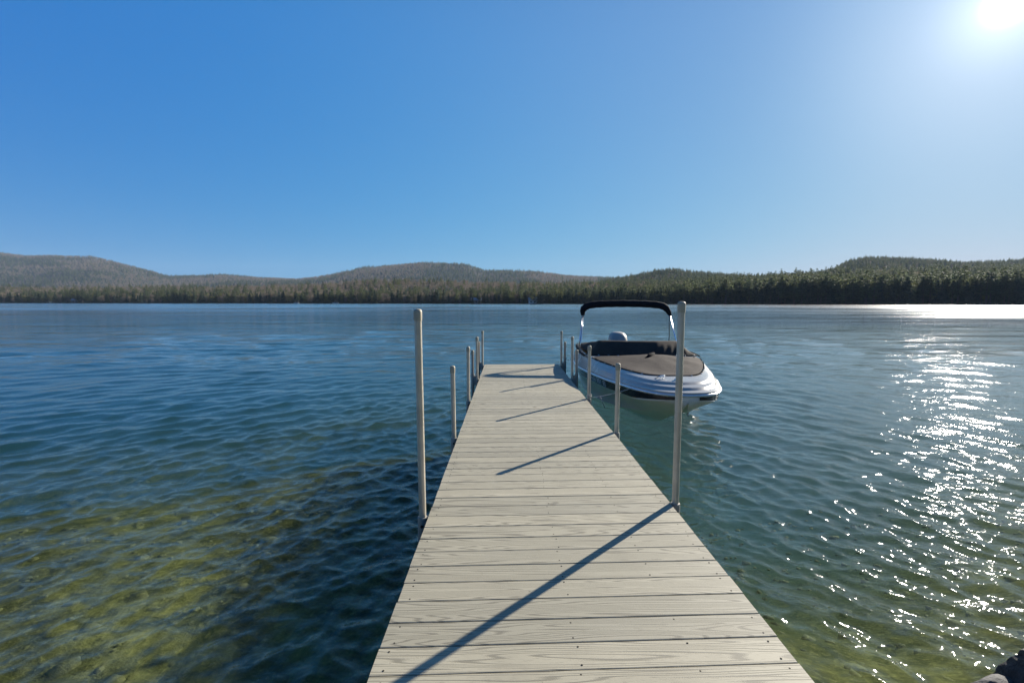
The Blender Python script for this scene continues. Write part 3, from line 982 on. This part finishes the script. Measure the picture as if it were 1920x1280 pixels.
pl_me = plank_mesh()
nplank = 0
y = END_Y - PITCH*0.5
screws = MB()
while y > -2.2:
    dx = rng.normal(0, 0.0012)
    link('plank', pl_me, dock, (dx, y+rng.normal(0, 0.0006), rng.normal(0, 0.0006)), (0, 0, rng.normal(0, 0.0005)))
    for sx in (-HALF+0.055, -0.03, HALF*0.52, HALF-0.055):
        for sy in (-PITCH*0.33, PITCH*0.33):
            x1 = sx + rng.normal(0, 0.006); y1 = y+sy+SKEW*sx+rng.normal(0, 0.003)
            if sx > 0.3 and sx < 0.6 and rng.random() < 0.35: continue
            screws.lathe([(0.0046, -0.001), (0.0046, 0.0004), (0.003, 0.0005)], 6, (x1, y1, 0.0))
    y -= PITCH; nplank += 1
tag(screws.obj('screw', M_SCREW, dock), 'rows of small dark deck screws', kind='stuff')
# under frame: rails along both edges and cross members
Y0 = -2.25
for sx in (-1, 1):
    mb = MB(); x0, x1 = sorted((sx*(HALF-0.03), sx*(HALF-0.075)))
    mb.box(x0, x1, Y0, END_Y-0.02+SKEW*sx*HALF*0, -0.17, -0.026)
    mb.box(min(x0, x1)+(-0.012 if sx < 0 else 0.045), min(x0, x1)+(0.0 if sx < 0 else 0.057), Y0, END_Y-0.03, -0.05, -0.03)
    mb.obj('side_rail', M_FRAME, dock)
yy = -1.9
while yy < END_Y:
    mb = MB(); mb.box(-HALF+0.078, HALF-0.078, yy, yy+0.04, -0.15, -0.027)
    mb.obj('cross_member', M_FRAME, dock)
    yy += 0.914
mb = MB(); mb.box(-HALF+0.02, HALF-0.02, END_Y+0.004, END_Y+0.03, -0.15, -0.004); mb.obj('end_board', M_FRAME, dock)

POST_R = 0.0248
def world_to_dock(x, y):
    p = Matrix.Rotation(-DROT, 3, 'Z') @ Vector((x-0.327, y, 0))
    return p.x, p.y
def add_post(x, y, ht, outer=False, lean=(0, 0), label=None):
    """x,y in dock coordinates; ht above the deck"""
    zb = float(bed_z(np.array(x+0.327), np.array(y))) - DECK - 0.15
    mb = MB()
    rr = POST_R
    r1 = []
    for z in (zb, -0.2, ht-0.05):
        r1.append((x+lean[0]*(z), y+lean[1]*(z), z))
    mb.tube(r1, rr, 20)
    o = mb.obj('post', M_POST, dock); autosmooth(o, 40)
    if label: o['label'] = label
    cx, cyy = x+lean[0]*ht, y+lean[1]*ht
    c = MB()
    c.lathe([(rr+0.003, ht-0.080), (rr+0.004, ht-0.055), (rr+0.004, ht-0.022), (rr+0.002, ht-0.010), (rr*0.8, ht-0.003), (rr*0.4, ht), (0.004, ht+0.0005)], 20, (cx, cyy, 0))
    co = c.obj('post_cap', M_CAP, o); autosmooth(co, 50)
    return o
def bracket(o, x, y, sx, outer_x=None):
    """socket bracket bolted to the side rail that holds a post"""
    b = MB()
    b.lathe([(POST_R+0.0085, -0.30), (POST_R+0.010, -0.295), (POST_R+0.010, -0.012), (POST_R+0.0085, -0.006), (POST_R+0.002, -0.005)], 18, (x, y, 0))
    x0, x1 = sorted((x - sx*0.02, sx*(HALF-0.028)))
    b.box(x0, x1, y-0.045, y+0.045, -0.175, -0.03)
    if outer_x is not None:
        a0, a1 = sorted((x, outer_x)); b.box(a0, a1, y-0.018, y+0.018, -0.12, 0.06)
        b.lathe([(POST_R+0.008, -0.22), (POST_R+0.008, 0.10)], 16, (outer_x, y, 0))
    ob = b.obj('bracket', M_FRAME, o); autosmooth(ob, 35)
    bo = MB()
    Mx = Matrix.Translation((x, y-POST_R-0.012, -0.06)) @ Matrix.Rotation(R(90), 4, 'X')
    for dz in (0, -0.11):
        v = [Mx @ Vector((0.010*math.cos(k*math.pi/3), 0.010*math.sin(k*math.pi/3) + dz, zz)) for zz in (-0.004, 0.008) for k in range(6)]
        bo.add(v, [tuple(range(6))[::-1], tuple(range(6, 12))] + [(k, (k+1) % 6, 6+(k+1) % 6, 6+k) for k in range(6)])
    bo.obj('bolt', M_SCREW, o)

posts = [ # side, y, height, lean x, lean y, outer height or None
    (1, 3.29, 1.50, 0.0, 0.0, None), (1, 5.14, 0.80, 0.0, 0.0, None), (1, 6.95, 0.826, -.004, 0, None),
    (1, 8.80, 0.823, -.006, 0, 0.565), (1, 10.64, 0.813, 0, 0, 0.56),
    (-1, 3.09, 1.45, -.006, 0.0, None), (-1, 4.95, 0.80, -0.008, 0, None), (-1, 6.83, 0.825, 0, 0, 0.0),
    (-1, 8.78, 0.82, 0, 0, 0.56), (-1, 10.70, 0.815, 0, 0, 0.56)]
for (sx, py, ht, lx, ly, oh) in posts:
    x = sx*(HALF+0.043)
    lb = ('tall post nearest the viewer on the ' + ('boat side' if sx > 0 else 'open water side')) if ht > 1.2 else None
    o = add_post(x, py, ht, False, (lx, ly), lb)
    ox = sx*(HALF+0.043+0.085) if oh else None
    bracket(o, x, py, sx, ox)
    if oh:
        o2 = add_post(ox, py+0.0, oh, True, (0, 0), 'shorter darker second post clamped outside the taller one')
        o2.data.materials[0] = M_FRAME

# ------------------------------------------------------------------ motorboat
BROT = R(-4.3)
boat = empty('motorboat', (2.46, 6.26, 0), (0, 0, BROT))
tag(boat, 'white bowrider motorboat under a taupe cover, black stripe and black folded bimini, moored beside the dock', 'motorboat')
boat['label'] = 'white motorboat with taupe covers, black stripe and folded black bimini moored right of the dock'

S_R = [0, .03, .1, .3, .6, 1.0, 1.5, 2.2, 3.0, 4.0, 5.0, 6.0]
W_R = [0, .17, .32, .50, .65, .77, .92, 1.07, 1.20, 1.28, 1.28, 1.24]
Z_R = [.745, .744, .742, .737, .728, .715, .70, .675, .645, .595, .555, .53]
S_C = [0, .1, .3, .6, 1.0, 1.5, 2.2, 3.0, 4.6, 6.0]
W_Ch = [0, .03, .09, .18, .32, .50, .73, .92, 1.06, 1.07]
Z_Ch = [.62, .53, .45, .36, .27, .19, .11, .05, 0.0, -.02]
S_K = [0, .1, .3, .6, 1.0, 1.47, 2.1, 3.0, 6.0]
Z_K = [.66, .60, .50, .36, .18, 0.0, -.17, -.32, -.36]
def hermite(xs, ys, x):
    """smooth monotone-ish interpolation"""
    xs = np.array(xs, float); ys = np.array(ys, float); x = np.clip(np.asarray(x, float), xs[0], xs[-1])
    d = np.diff(ys)/np.diff(xs)
    m = np.concatenate([[d[0]], (d[:-1]+d[1:])/2, [d[-1]]])
    for i in range(1, len(xs)-1):
        if d[i-1]*d[i] <= 0: m[i] = 0
        else: m[i] = 2*d[i-1]*d[i]/(d[i-1]+d[i])
    i = np.clip(np.searchsorted(xs, x, side='right')-1, 0, len(xs)-2)
    h = xs[i+1]-xs[i]; t = (x-xs[i])/h
    return (2*t**3-3*t**2+1)*ys[i] + (t**3-2*t**2+t)*h*m[i] + (-2*t**3+3*t**2)*ys[i+1] + (t**3-t**2)*h*m[i+1]
def wr(s): return float(hermite(S_R, W_R, s))
def zr_(s): return float(hermite(S_R, Z_R, s))
def wc(s): return float(hermite(S_C, W_Ch, s))
def zc(s): return float(hermite(S_C, Z_Ch, s))
def zk(s): return float(hermite(S_K, Z_K, s))
def side_pt(s, w, off=0.0):
    """point of the topside; w=0 rail, 1 chine. An upright band under the rail, then flare in to the chine"""
    zt = zr_(s)-0.02; tot = max(0.03, zt-zc(s)); d = w*tot
    hb = min(0.15, tot*0.45)
    x0 = wr(s)-0.012 if s > 0.02 else wr(s); xb = max(0, x0-0.16*hb*min(1, s*3)); x1 = wc(s)
    if d <= hb: x = x0+(xb-x0)*d/hb
    else:
        q = (d-hb)/max(1e-6, tot-hb)
        x = xb*(1-q)+x1*q - 0.05*math.sin(math.pi*q)*min(1, s/1.5)*(1 if s < 3 else .5)
    z = zt-d
    if off: x += off
    return x, z
SST = sorted(set(list(np.round(np.concatenate([np.linspace(0, .12, 5), np.linspace(.16, 1.5, 16), np.linspace(1.6, 6.0, 24)]), 3))))
def hull():
    mb = MB(); rows = []
    for s in SST:
        half = []
        half.append((0.0, zk(s)))
        for u in (0.35, 0.7): half.append((wc(s)*u, zk(s)*(1-u)+zc(s)*u + 0.012*math.sin(math.pi*u)))
        half.append((wc(s), zc(s)))
        half.append((wc(s)+0.018, zc(s)+0.006))
        for w in (0.85, 0.7, 0.55, 0.42, 0.33, 0.26, 0.18, 0.09, 0.0): half.append(side_pt(s, w))
        rows.append((s, half))
    k = len(rows[0][1])
    v = []
    for s, half in rows:
        ring = [(-x, s, z) for x, z in half[::-1]] + [(x, s, z) for x, z in half[1:]]
        v += ring
    kk = 2*k-1
    f = []
    for i in range(len(rows)-1):
        for j in range(kk-1):
            f.append((i*kk+j, (i+1)*kk+j, (i+1)*kk+j+1, i*kk+j+1))
    n = (len(rows)-1)*kk
    f.append(tuple(range(n, n+kk))[::-1])
    mb.add(v, f)
    o = mb.obj('hull', M_HULL, boat); autosmooth(o, 28)
hull()
def stripe():
    mb = MB(); ss = [s for s in SST if s >= 0.03]
    for sg in (-1, 1):
        v = []; f = []
        for s in ss:
            h = 0.125*min(1, 0.35+s*1.0)
            tot = max(0.05, zr_(s)-0.02-zc(s))
            for w in (0.03, 0.03+h/tot*0.5, 0.03+h/tot):
                x, z = side_pt(s, w, 0.005); v.append((sg*x, s-0.014*max(0, 1-s), z))
        for i in range(len(ss)-1):
            for j in (0, 1):
                q = (i*3+j, i*3+j+1, (i+1)*3+j+1, (i+1)*3+j)
                f.append(q if sg > 0 else q[::-1])
        mb.add(v, f)
    o = mb.obj('hull_stripe', M_STRIPE, boat, smooth=True)
    # thin pinstripe under the broad one
stripe()
def rail_loop(off=0.0, dz=0.0, smax=6.0):
    ss = [s for s in SST if s <= smax]
    return [(-wr(s)-off, s, zr_(s)+dz) for s in ss[::-1]] + [(wr(s)+off, s, zr_(s)+dz) for s in ss[1:]]
mb = MB(); mb.tube(rail_loop(0.006, -0.008), 0.022, 8); o = mb.obj('rub_rail', M_RUB, boat, smooth=True)
mb = MB(); mb.tube(rail_loop(0.026, -0.006), 0.008, 6); o = mb.obj('rub_rail_insert', M_CHROME, boat, smooth=True)

# deck cap from the rub rail in to the coaming
S_CO = [.74, .77, .84, 1.0, 1.35, 1.7, 2.05, 2.65, 3.4, 3.9, 6.0]
W_CO = [0, .20, .35, .48, .64, .77, .88, 1.02, 1.12, 1.15, 1.10]
Z_CO = [.895, .895, .895, .897, .90, .905, .91, .92, .93, .93, .88]
def coam(s): return float(hermite(S_CO, W_CO, s)), float(hermite(S_CO, Z_CO, s))
US = np.concatenate([np.linspace(0, .1, 9), np.linspace(.12, 1, 40)])
def cap_pair(u):
    """matching rail and coaming points for one side, u 0 bow .. 1 stern"""
    sr = 6.0*(u**1.5*0.85+u*0.15) if u > 0 else 0.0
    sc_ = .74 + (6.0-.74)*(u**1.6*0.9+0.1*u) if u > 0 else .74
    a = Vector((wr(sr), sr, zr_(sr)+0.010)); w, z = coam(sc_)
    return a, Vector((w, sc_, z))
PROF = [(0, 0), (.0, .16), (.05, .22), (.13, .24), (.17, .30), (.19, .44), (.25, .52), (.38, .56), (.42, .62), (.45, .75), (.53, .83), (.70, .88), (.85, .94), (1, 1)]
PROF_S = [(0, 0), (.02, .08), (.08, .16), (.16, .26), (.24, .36), (.32, .46), (.40, .55), (.50, .64), (.58, .70), (.66, .76), (.74, .82), (.82, .88), (.92, .95), (1, 1)]
def deck_cap():
    v = []; rows = []
    for sg in (-1, 1):
        us = US[::-1] if sg < 0 else US[1:]
        for u in us:
            a, c = cap_pair(float(u)); rows.append((sg, a, c, float(u)))
    k = len(PROF)
    for sg, a, c, u in rows:
        blend = max(0.0, 1-u/0.55)             # moulded steps fade out aft
        for (i1, u1), (i2, u2) in zip(PROF, PROF_S):
            fi = i1*blend+i2*(1-blend); fu = u1*blend+u2*(1-blend)
            x = a.x+(c.x-a.x)*fi; yv = a.y+(c.y-a.y)*fi; z = a.z+(c.z-a.z)*fu
            v.append((sg*x, yv, z))
    f = []
    for i in range(len(rows)-1):
        for j in range(k-1):
            f.append((i*k+j, (i+1)*k+j, (i+1)*k+j+1, i*k+j+1))
    mb = MB(); mb.add(v, f)
    # stern deck
    n = len(v)
    mb.add([(-1.10, 6.0, .86), (1.10, 6.0, .86), (1.24, 6.0, .53), (-1.24, 6.0, .53)], [(0, 1, 2, 3)])
    # walk-through strip ahead of the windscreen, between the two covers
    ss = [2.6, 2.8, 3.0, 3.2, 3.4]; vv = []
    for s_ in ss:
        w, z = coam(s_); vv += [(-w, s_, z-.001), (0, s_, z+.012), (w, s_, z-.001)]
    mb.add(vv, [(3*i+j, 3*i+j+1, 3*i+j+4, 3*i+j+3) for i in range(4) for j in range(2)])
    o = mb.obj('deck', M_GEL, boat); autosmooth(o, 50)
deck_cap()

def loop_coam(s0, s1, inset=0.0, dz=0.0, n=36):
    ss = list(np.concatenate([np.linspace(s0, s0+.3, 10), np.linspace(s0+.35, s1, n)]))
    L = []
    for s in ss[::-1]:
        w, z = coam(max(s, .74)); L.append((-(max(0, w-inset)), s+inset*(0.0 if s > s0+.3 else 1-(s-s0)/.3), z+dz))
    for s in ss[1:]:
        w, z = coam(max(s, .74)); L.append(((max(0, w-inset)), s+inset*(0.0 if s > s0+.3 else 1-(s-s0)/.3), z+dz))
    return L
# bow cover: tight canvas with a tent pole near its aft edge
def bow_cover():
    nr, nc = 26, 33
    s0, s1 = .76, 2.80
    v = []
    peak = (0.10, 2.50)
    for i in range(nr):
        f = i/(nr-1); s = s0+(s1-s0)*f**1.35
        w, z = coam(s); w = max(0.004, w-0.01)
        for j in range(nc):
            g = -1+2*j/(nc-1); x = g*w
            e = min(1-abs(g), 1.0); ed = min(e*w, (s1-s)+0.15, (s-s0)+.02)
            d = math.hypot((x-peak[0])*0.9, s-peak[1])
            h = 0.085*max(0, 1-d/1.35)**1.2 * min(1, ed/0.25)
            h += 0.012*min(1, max(0, ed)/0.1)
            ang = math.atan2(x-peak[0], s-peak[1])
            h += 0.006*math.sin(ang*9)*min(1, ed/.2)*min(1, d/.6)
            h -= 0.02*math.sin(math.pi*min(1, ed/.8))*(1 if d > .7 else d/.7)
            v.append((x, s, z+0.012+h))
    f = [tuple(q) for q in grid_faces(nr, nc).tolist()]
    mb = MB(); mb.add(v, f)
    # hem hanging over the coaming
    L = loop_coam(s0, s1, -0.012, 0.0)
    n = len(L); hv = [(x, yy_, z+0.014) for x, yy_, z in L] + [(x*1.006, yy_-0.004, z-0.014) for x, yy_, z in L]
    mb.add(hv, [(i, i+1, n+i+1, n+i) for i in range(n-1)])
    o = mb.obj('bow_cover', M_CANVAS, boat, smooth=True)
    return L
L_bow = bow_cover()

# cockpit cover: from the base of the windscreen over its top and back to the stern
def cockpit_cover():
    # stations along the deck; each is a half-profile from centre to gunwale
    nr, nc = 46, 61
    v = []
    for j in range(nc):
        g = -1+2*j/(nc-1)
        for i in range(nr):
            f = i/(nr-1)
            # plan: base of front edge nearly straight, top edge further aft and narrower
            def xs(s):
                w, z = coam(s)
                return w+0.07, z
            if f < 0.35:            # front face
                q = f/0.35
                sb = 3.02 + 0.10*abs(g)**3
                st = 3.40 + 0.28*max(0, abs(g)-.35)
                wb, zb = xs(3.15); wt = 1.00
                x = g*(wb*(1-q)+wt*q)
                corner = max(0.0, (abs(g)-0.80)/0.20)
                ztop = 1.215 - 0.012*g*g - 0.22*corner**1.6
                s = sb*(1-q)+st*q
                z = (zb+0.012)*(1-q)+ztop*q
                # belly between the windscreen panels and folds gathered at the hem
                z += 0.02*math.sin(math.pi*q)*(1-corner)
                fold = 0
                if -0.45 < g < 0.02: fold = math.sin(g*95+q*2.0)*0.5+math.sin(g*61)*0.5
                elif 0.25 < g < .95: fold = 0.8*math.sin((g-q*0.22)*44)*math.exp(-((q-.35)/.3)**2)
                am = 0.017*math.exp(-(q/0.42)**2) if g < .1 else 0.016
                am *= min(1, (g+0.45)/.12) if -0.45 < g < .02 else 1
                s -= am*max(-.3, fold); z += 0.4*am*fold
                # crease of the centre panel
                s += 0.07*max(0, abs(g+0.05)-0.42)
            else:
                q = (f-0.35)/0.65
                st = 3.40 + 0.28*max(0, abs(g)-.35) + 0.07*max(0, abs(g+0.05)-0.42)
                s = st*(1-q)+6.02*q
                wb, zb = xs(min(s, 6.0))
                wt = 1.00*(1-min(1, q*1.6))+wb*min(1, q*1.6)
                x = g*wt
                corner = max(0.0, (abs(g)-0.80)/0.20)
                ztop = 1.215 - 0.012*g*g
                zc_ = ztop*(1-q)+(0.93)*q - 0.05*math.sin(math.pi*q)*(1-abs(g))
                zedge = (zb+0.012)
                z = zc_*(1-corner**1.6) + zedge*corner**1.6 if q > 0.12 else (1.215-.012*g*g-0.22*corner**1.6)*(1-q/0.12)+(zc_*(1-corner**1.6)+zedge*corner**1.6)*(q/0.12)
                z += 0.008*math.sin(s*7+g*5)*math.sin(math.pi*q)
            v.append((x, s, z))
    f = [tuple(reversed(q)) for q in grid_faces(nc, nr).tolist()]
    mb = MB(); mb.add(v, f)
    # side skirts down to the gunwale
    for sg in (-1, 1):
        ss = np.linspace(3.12, 6.0, 26); vv = []
        for s in ss:
            w, z = coam(s); vv += [(sg*(w+0.07), s, z+0.014), (sg*(w+0.095), s, z-0.03)]
        ff = [(2*i, 2*i+2, 2*i+3, 2*i+1) for i in range(len(ss)-1)]
        mb.add(vv, ff)
    o = mb.obj('cockpit_cover', M_CANVAS, boat, smooth=True)
    # dark bound hem along the front edge
    hem = MB(); pts = []
    for j in range(nc):
        x, s, z = v[j*nr]; pts.append((x, s-0.012, z+0.004))
    hem.tube(pts, 0.011, 6); hem.obj('hem', M_STRAP, o, smooth=True)
    return [v[j*nr] for j in range(nc)]
L_cock = cockpit_cover()

# snap fasteners
snap = MB(); snap.lathe([(0.011, 0), (0.011, .004), (0.006, .007)], 8); snap_me = snap.mesh('snap_fastener', M_CHROME, True)
for j in range(2, len(L_cock)-2, 5):
    x, s, z = L_cock[j]; link('snap_fastener', snap_me, boat, (x, s-0.026, z+0.004), (R(55), 0, 0))
for j in range(4, len(L_bow)-4, 6):
    x, s, z = L_bow[j]; sg = 1 if x > 0 else -1
    link('snap_fastener', snap_me, boat, (x*1.012, s-0.008, z+0.004), (R(40) if abs(x) < .5 else 0, R(50)*sg if abs(x) > .4 else 0, 0))
# strap patch on the tent pole and black straps
mb = MB()
v = [(-0.02, 2.62, .955), (0.10, 2.98, 1.02), (0.16, 2.98, 1.02), (0.06, 2.60, .952)]
mb.tube([(-0.10, 2.22, .985), (0.0, 2.40, 1.02), (0.10, 2.55, 1.035), (0.12, 2.80, .985), (0.12, 3.0, .95)], [0.03, 0.045, 0.035, 0.02, .02], 6)
mb.obj('strap', M_STRAP, boat, smooth=True)
mb = MB(); mb.tube([(0.90, 2.62, .93), (0.96, 2.84, .945), (1.02, 3.02, .95)], 0.013, 5); mb.obj('strap', M_STRAP, boat)

# bow hardware
def cleat(loc, rot=0):
    c = MB()
    c.tube([(-.07, 0, .04), (-.03, 0, .048), (.03, 0, .048), (.07, 0, .04)], [.007, .011, .011, .007], 8)
    c.tube([(-.025, 0, 0), (-.025, 0, .045)], .008, 6); c.tube([(.025, 0, 0), (.025, 0, .045)], .008, 6)
    return c.obj('cleat', M_CHROME, boat, True, loc, (0, 0, rot))
cleat((-0.22, .58, .875), R(25)); cleat((-1.16, 5.0, .76), R(90)); cleat((1.16, 5.0, .76), R(90))
c = MB(); c.lathe([(.045, 0), (.045, .012), (.03, .03), (.028, .05), (.018, .066), (0.002, .072)], 14)
c.obj('bow_light', M_CHROME, boat, True, (0.0, .53, .872))
c = MB(); c.tube([(0, -0.012, .50), (0, -.04, .48), (0, -.02, .455), (0, .04, .47)], .009, 6); c.obj('bow_eye', M_CHROME, boat, True)

# bimini: rolled black canvas in its boot on a stainless frame
BZ = 5.12
def bimini():
    path = [(-1.060, BZ, 1.70), (-1.075, BZ, 1.78), (-1.06, BZ, 1.86), (-.98, BZ, 1.93), (-.84, BZ, 1.965), (-.6, BZ, 1.985), (-.3, BZ, 1.995), (0, BZ, 1.997), (.3, BZ, 1.992), (.6, BZ, 1.98), (.84, BZ, 1.955), (.96, BZ, 1.90), (1.03, BZ, 1.81), (1.075, BZ, 1.70)]
    P = [Vector(p) for p in path]
    # resample
    pts = []
    for i in range(len(P)-1):
        for k in range(4): pts.append(P[i].lerp(P[i+1], k/4))
    pts.append(P[-1])
    for _ in range(3):
        pts = [pts[0]] + [(pts[i-1]+pts[i]*2+pts[i+1])/4 for i in range(1, len(pts)-1)] + [pts[-1]]
    n = len(pts); rs = []
    for i, p in enumerate(pts):
        e = min(i, n-1-i)/(n*0.16)
        rs.append(0.044+0.040*min(1, e)+0.004*math.sin(i*1.7))
    mb = MB(); mb.tube(pts, rs, 12)
    mb.obj('bimini_canvas', M_BIMINI, boat, smooth=True)
bimini()
def ftube(pts, r=0.013, mat=None, nm='frame_tube'):
    m = MB(); m.tube(pts, r, 8); return m.obj(nm, mat or M_CHROME, boat, smooth=True)
for sg in (-1, 1):
    ftube([(sg*1.06, BZ, 1.72), (sg*1.11, BZ-.30, 1.25), (sg*1.17, BZ-.52, .90)])
    ftube([(sg*1.085, BZ+.02, 1.70), (sg*1.14, BZ-.22, 1.25), (sg*1.20, BZ-.38, .88)])
    ftube([(sg*1.06, BZ+.03, 1.72), (sg*1.10, BZ+.12, 1.2), (sg*1.12, BZ+.22, .90)], 0.009, M_STRAP, 'support_strap')
    k = MB(); k.lathe([(0.03, -.03), (.035, 0), (.03, .03)], 10); k.obj('hinge', M_CHROME, boat, True, (sg*1.06, BZ, 1.69), (R(90), 0, 0))

# outboard motor
def outboard():
    mb = MB(); sec = []
    # cowl as loft of superellipses up z
    lv = [(.70, .17, .22, 0), (.74, .22, .30, 0), (.90, .245, .335, 0), (1.02, .25, .33, .01), (1.12, .225, .29, .02), (1.18, .17, .22, .03), (1.21, .09, .13, .04), (1.218, .01, .02, .04)]
    v = []; n = 24
    for z, a, b, dy in lv:
        for k in range(n):
            t = 2*math.pi*k/n; c, s = math.cos(t), math.sin(t)
            e = 0.8
            v.append((a*math.copysign(abs(c)**e, c), 6.36+dy+b*math.copysign(abs(s)**e, s), z))
    f = [(i*n+k, i*n+(k+1) % n, (i+1)*n+(k+1) % n, (i+1)*n+k) for i in range(len(lv)-1) for k in range(n)]
    f += [tuple(range(n))[::-1], tuple((len(lv)-1)*n+k for k in range(n))]
    mb.add(v, f)
    o = mb.obj('outboard_motor', M_MOTOR, boat, smooth=True)
    lo = MB(); lo.tube([(0, 6.40, .72), (0, 6.42, .2), (0, 6.46, -.25)], [.16, .10, .07], 12)
    lo.tube([(0, 6.30, -.33), (0, 6.50, -.33), (0, 6.68, -.33)], [.03, .075, .04], 10)
    lo.box(-.16, .16, 6.38, 6.68, -.13, -.115); lo.box(-.012, .012, 6.36, 6.55, -.55, -.30)
    lo.obj('lower_unit', M_MDARK, o, smooth=False)
    pr = MB()
    for k in range(3):
        M = Matrix.Translation((0, 6.71, -.33)) @ Matrix.Rotation(k*2*math.pi/3, 4, 'Y') @ Matrix.Rotation(R(25), 4, 'Z')
        pr.box(-.055, .055, -.006, .006, .02, .17, M)
    pr.obj('propeller', M_MDARK, o)
    br = MB(); br.box(-.14, .14, 6.0, 6.26, .35, .72); br.obj('transom_bracket', M_MDARK, boat)
outboard()

# registration letters wrapped on the black stripe of the dock side
def registration():
    cu = bpy.data.curves.new('registration_letters', 'FONT'); cu.body = 'NH 901 EJ'; cu.size = 0.12; cu.extrude = 0.0
    cu.space_character = 1.15
    tmp = bpy.data.objects.new('registration_letters', cu); COL.objects.link(tmp)
    dg = bpy.context.evaluated_depsgraph_get()
    me = bpy.data.meshes.new_from_object(tmp.evaluated_get(dg)); COL.objects.unlink(tmp); bpy.data.objects.remove(tmp)
    for vtx in me.vertices:
        s = 2.42 - vtx.co.x*1.35
        tot = max(0.05, zr_(s)-0.02-zc(s)); w = 0.03 + (0.096-vtx.co.y)/tot
        x, z = side_pt(s, w, 0.009)
        vtx.co = Vector((-x, s, z))
    me.materials.clear(); me.materials.append(M_LETTER); me.name = 'registration_letters'
    link('registration_letters', me, boat)
registration()

# ------------------------------------------------------------------ mooring line and small rope end
def catenary(a, b, sag, n=24):
    a, b = Vector(a), Vector(b)
    return [a.lerp(b, i/n) - Vector((0, 0, sag*4*(i/n)*(1-i/n))) for i in range(n+1)]
BM = Matrix.Translation((2.46, 6.26, 0)) @ Matrix.Rotation(BROT, 4, 'Z')
pc = BM @ Vector((-0.24, .60, .92))
px3 = 0.327 + 0.928*math.cos(DROT) - 6.95*math.sin(DROT); py3 = 6.95
a = Vector((px3+0.035, py3-0.03, DECK+0.02))
mb = MB(); mb.tube(catenary(a, pc, 0.05), 0.0062, 6)
ring = [Vector((px3+0.036*math.cos(t), py3+0.036*math.sin(t), DECK+0.015+0.004*t)) for t in np.linspace(0, 12.5, 30)]
mb.tube(ring, 0.006, 5)
q = catenary(a, pc, 0.05)[3]
mb.tube([q, q+Vector((0.03, -0.01, -.07)), q+Vector((0.07, -.03, -.17))], 0.0065, 5)
tag(mb.obj('mooring_line', M_ROPE, None, True), 'thin grey mooring line from a dock post to the boat bow', 'rope')
# stern line
px4 = 0.327 + (HALF+0.13)*math.cos(DROT) - 10.64*math.sin(DROT)
b2 = BM @ Vector((-1.16, 5.0, .81))
mb = MB(); mb.tube(catenary((px4, 10.62, DECK+0.14), b2, 0.08), 0.006, 5)
mb.tube([Vector((px4+0.034*math.cos(t), 10.64+0.034*math.sin(t), DECK+0.14+0.004*t)) for t in np.linspace(0, 12.5, 26)], 0.006, 5)
tag(mb.obj('stern_line', M_ROPE, None, True), 'thin grey line from the farthest dock post to the boat stern', 'rope')

# ------------------------------------------------------------------ near bank rocks
rk = rock_mesh(5, M_ROCK, 5, 0.26, (.46, .34, .30), 16)
def put_rock(me, loc, rot, s, label):
    o = link('rock', me, None, loc, rot); o.scale = s
    tag(o, label, 'rock', 'boulders of the near bank')
put_rock(rk, (2.80, 2.08, 0.03), (0.1, 0.2, 0.5), (1, 1, 1.0), 'big dark boulder at the lower right corner of the view')
rk2 = rock_mesh(9, M_ROCK, 3, 0.3, (.17, .12, .09), 12)
put_rock(rk2, (2.46, 2.16, 0.015), (0.1, -.1, 0.2), (1, 1, 1), 'low wet flat rock left of the big corner boulder')
rk3 = rock_mesh(13, M_ROCK, 3, 0.3, (.5, .4, .35), 9)
for i, (x, y_) in enumerate([(3.6, 1.9), (4.4, 2.5), (5.3, 2.9), (3.3, 1.1), (-1.2, -1.0), (-2.4, -1.6), (1.8, .5)]):
    o = link('rock', rk3, None, (x, y_, -0.05), (rng.uniform(0, 1), rng.uniform(0, 1), rng.uniform(0, 6))); o.scale = (rng.uniform(.5, 1.1),)*3
    tag(o, 'grey boulder of the near bank outside the view', 'rock', 'boulders of the near bank out of view')
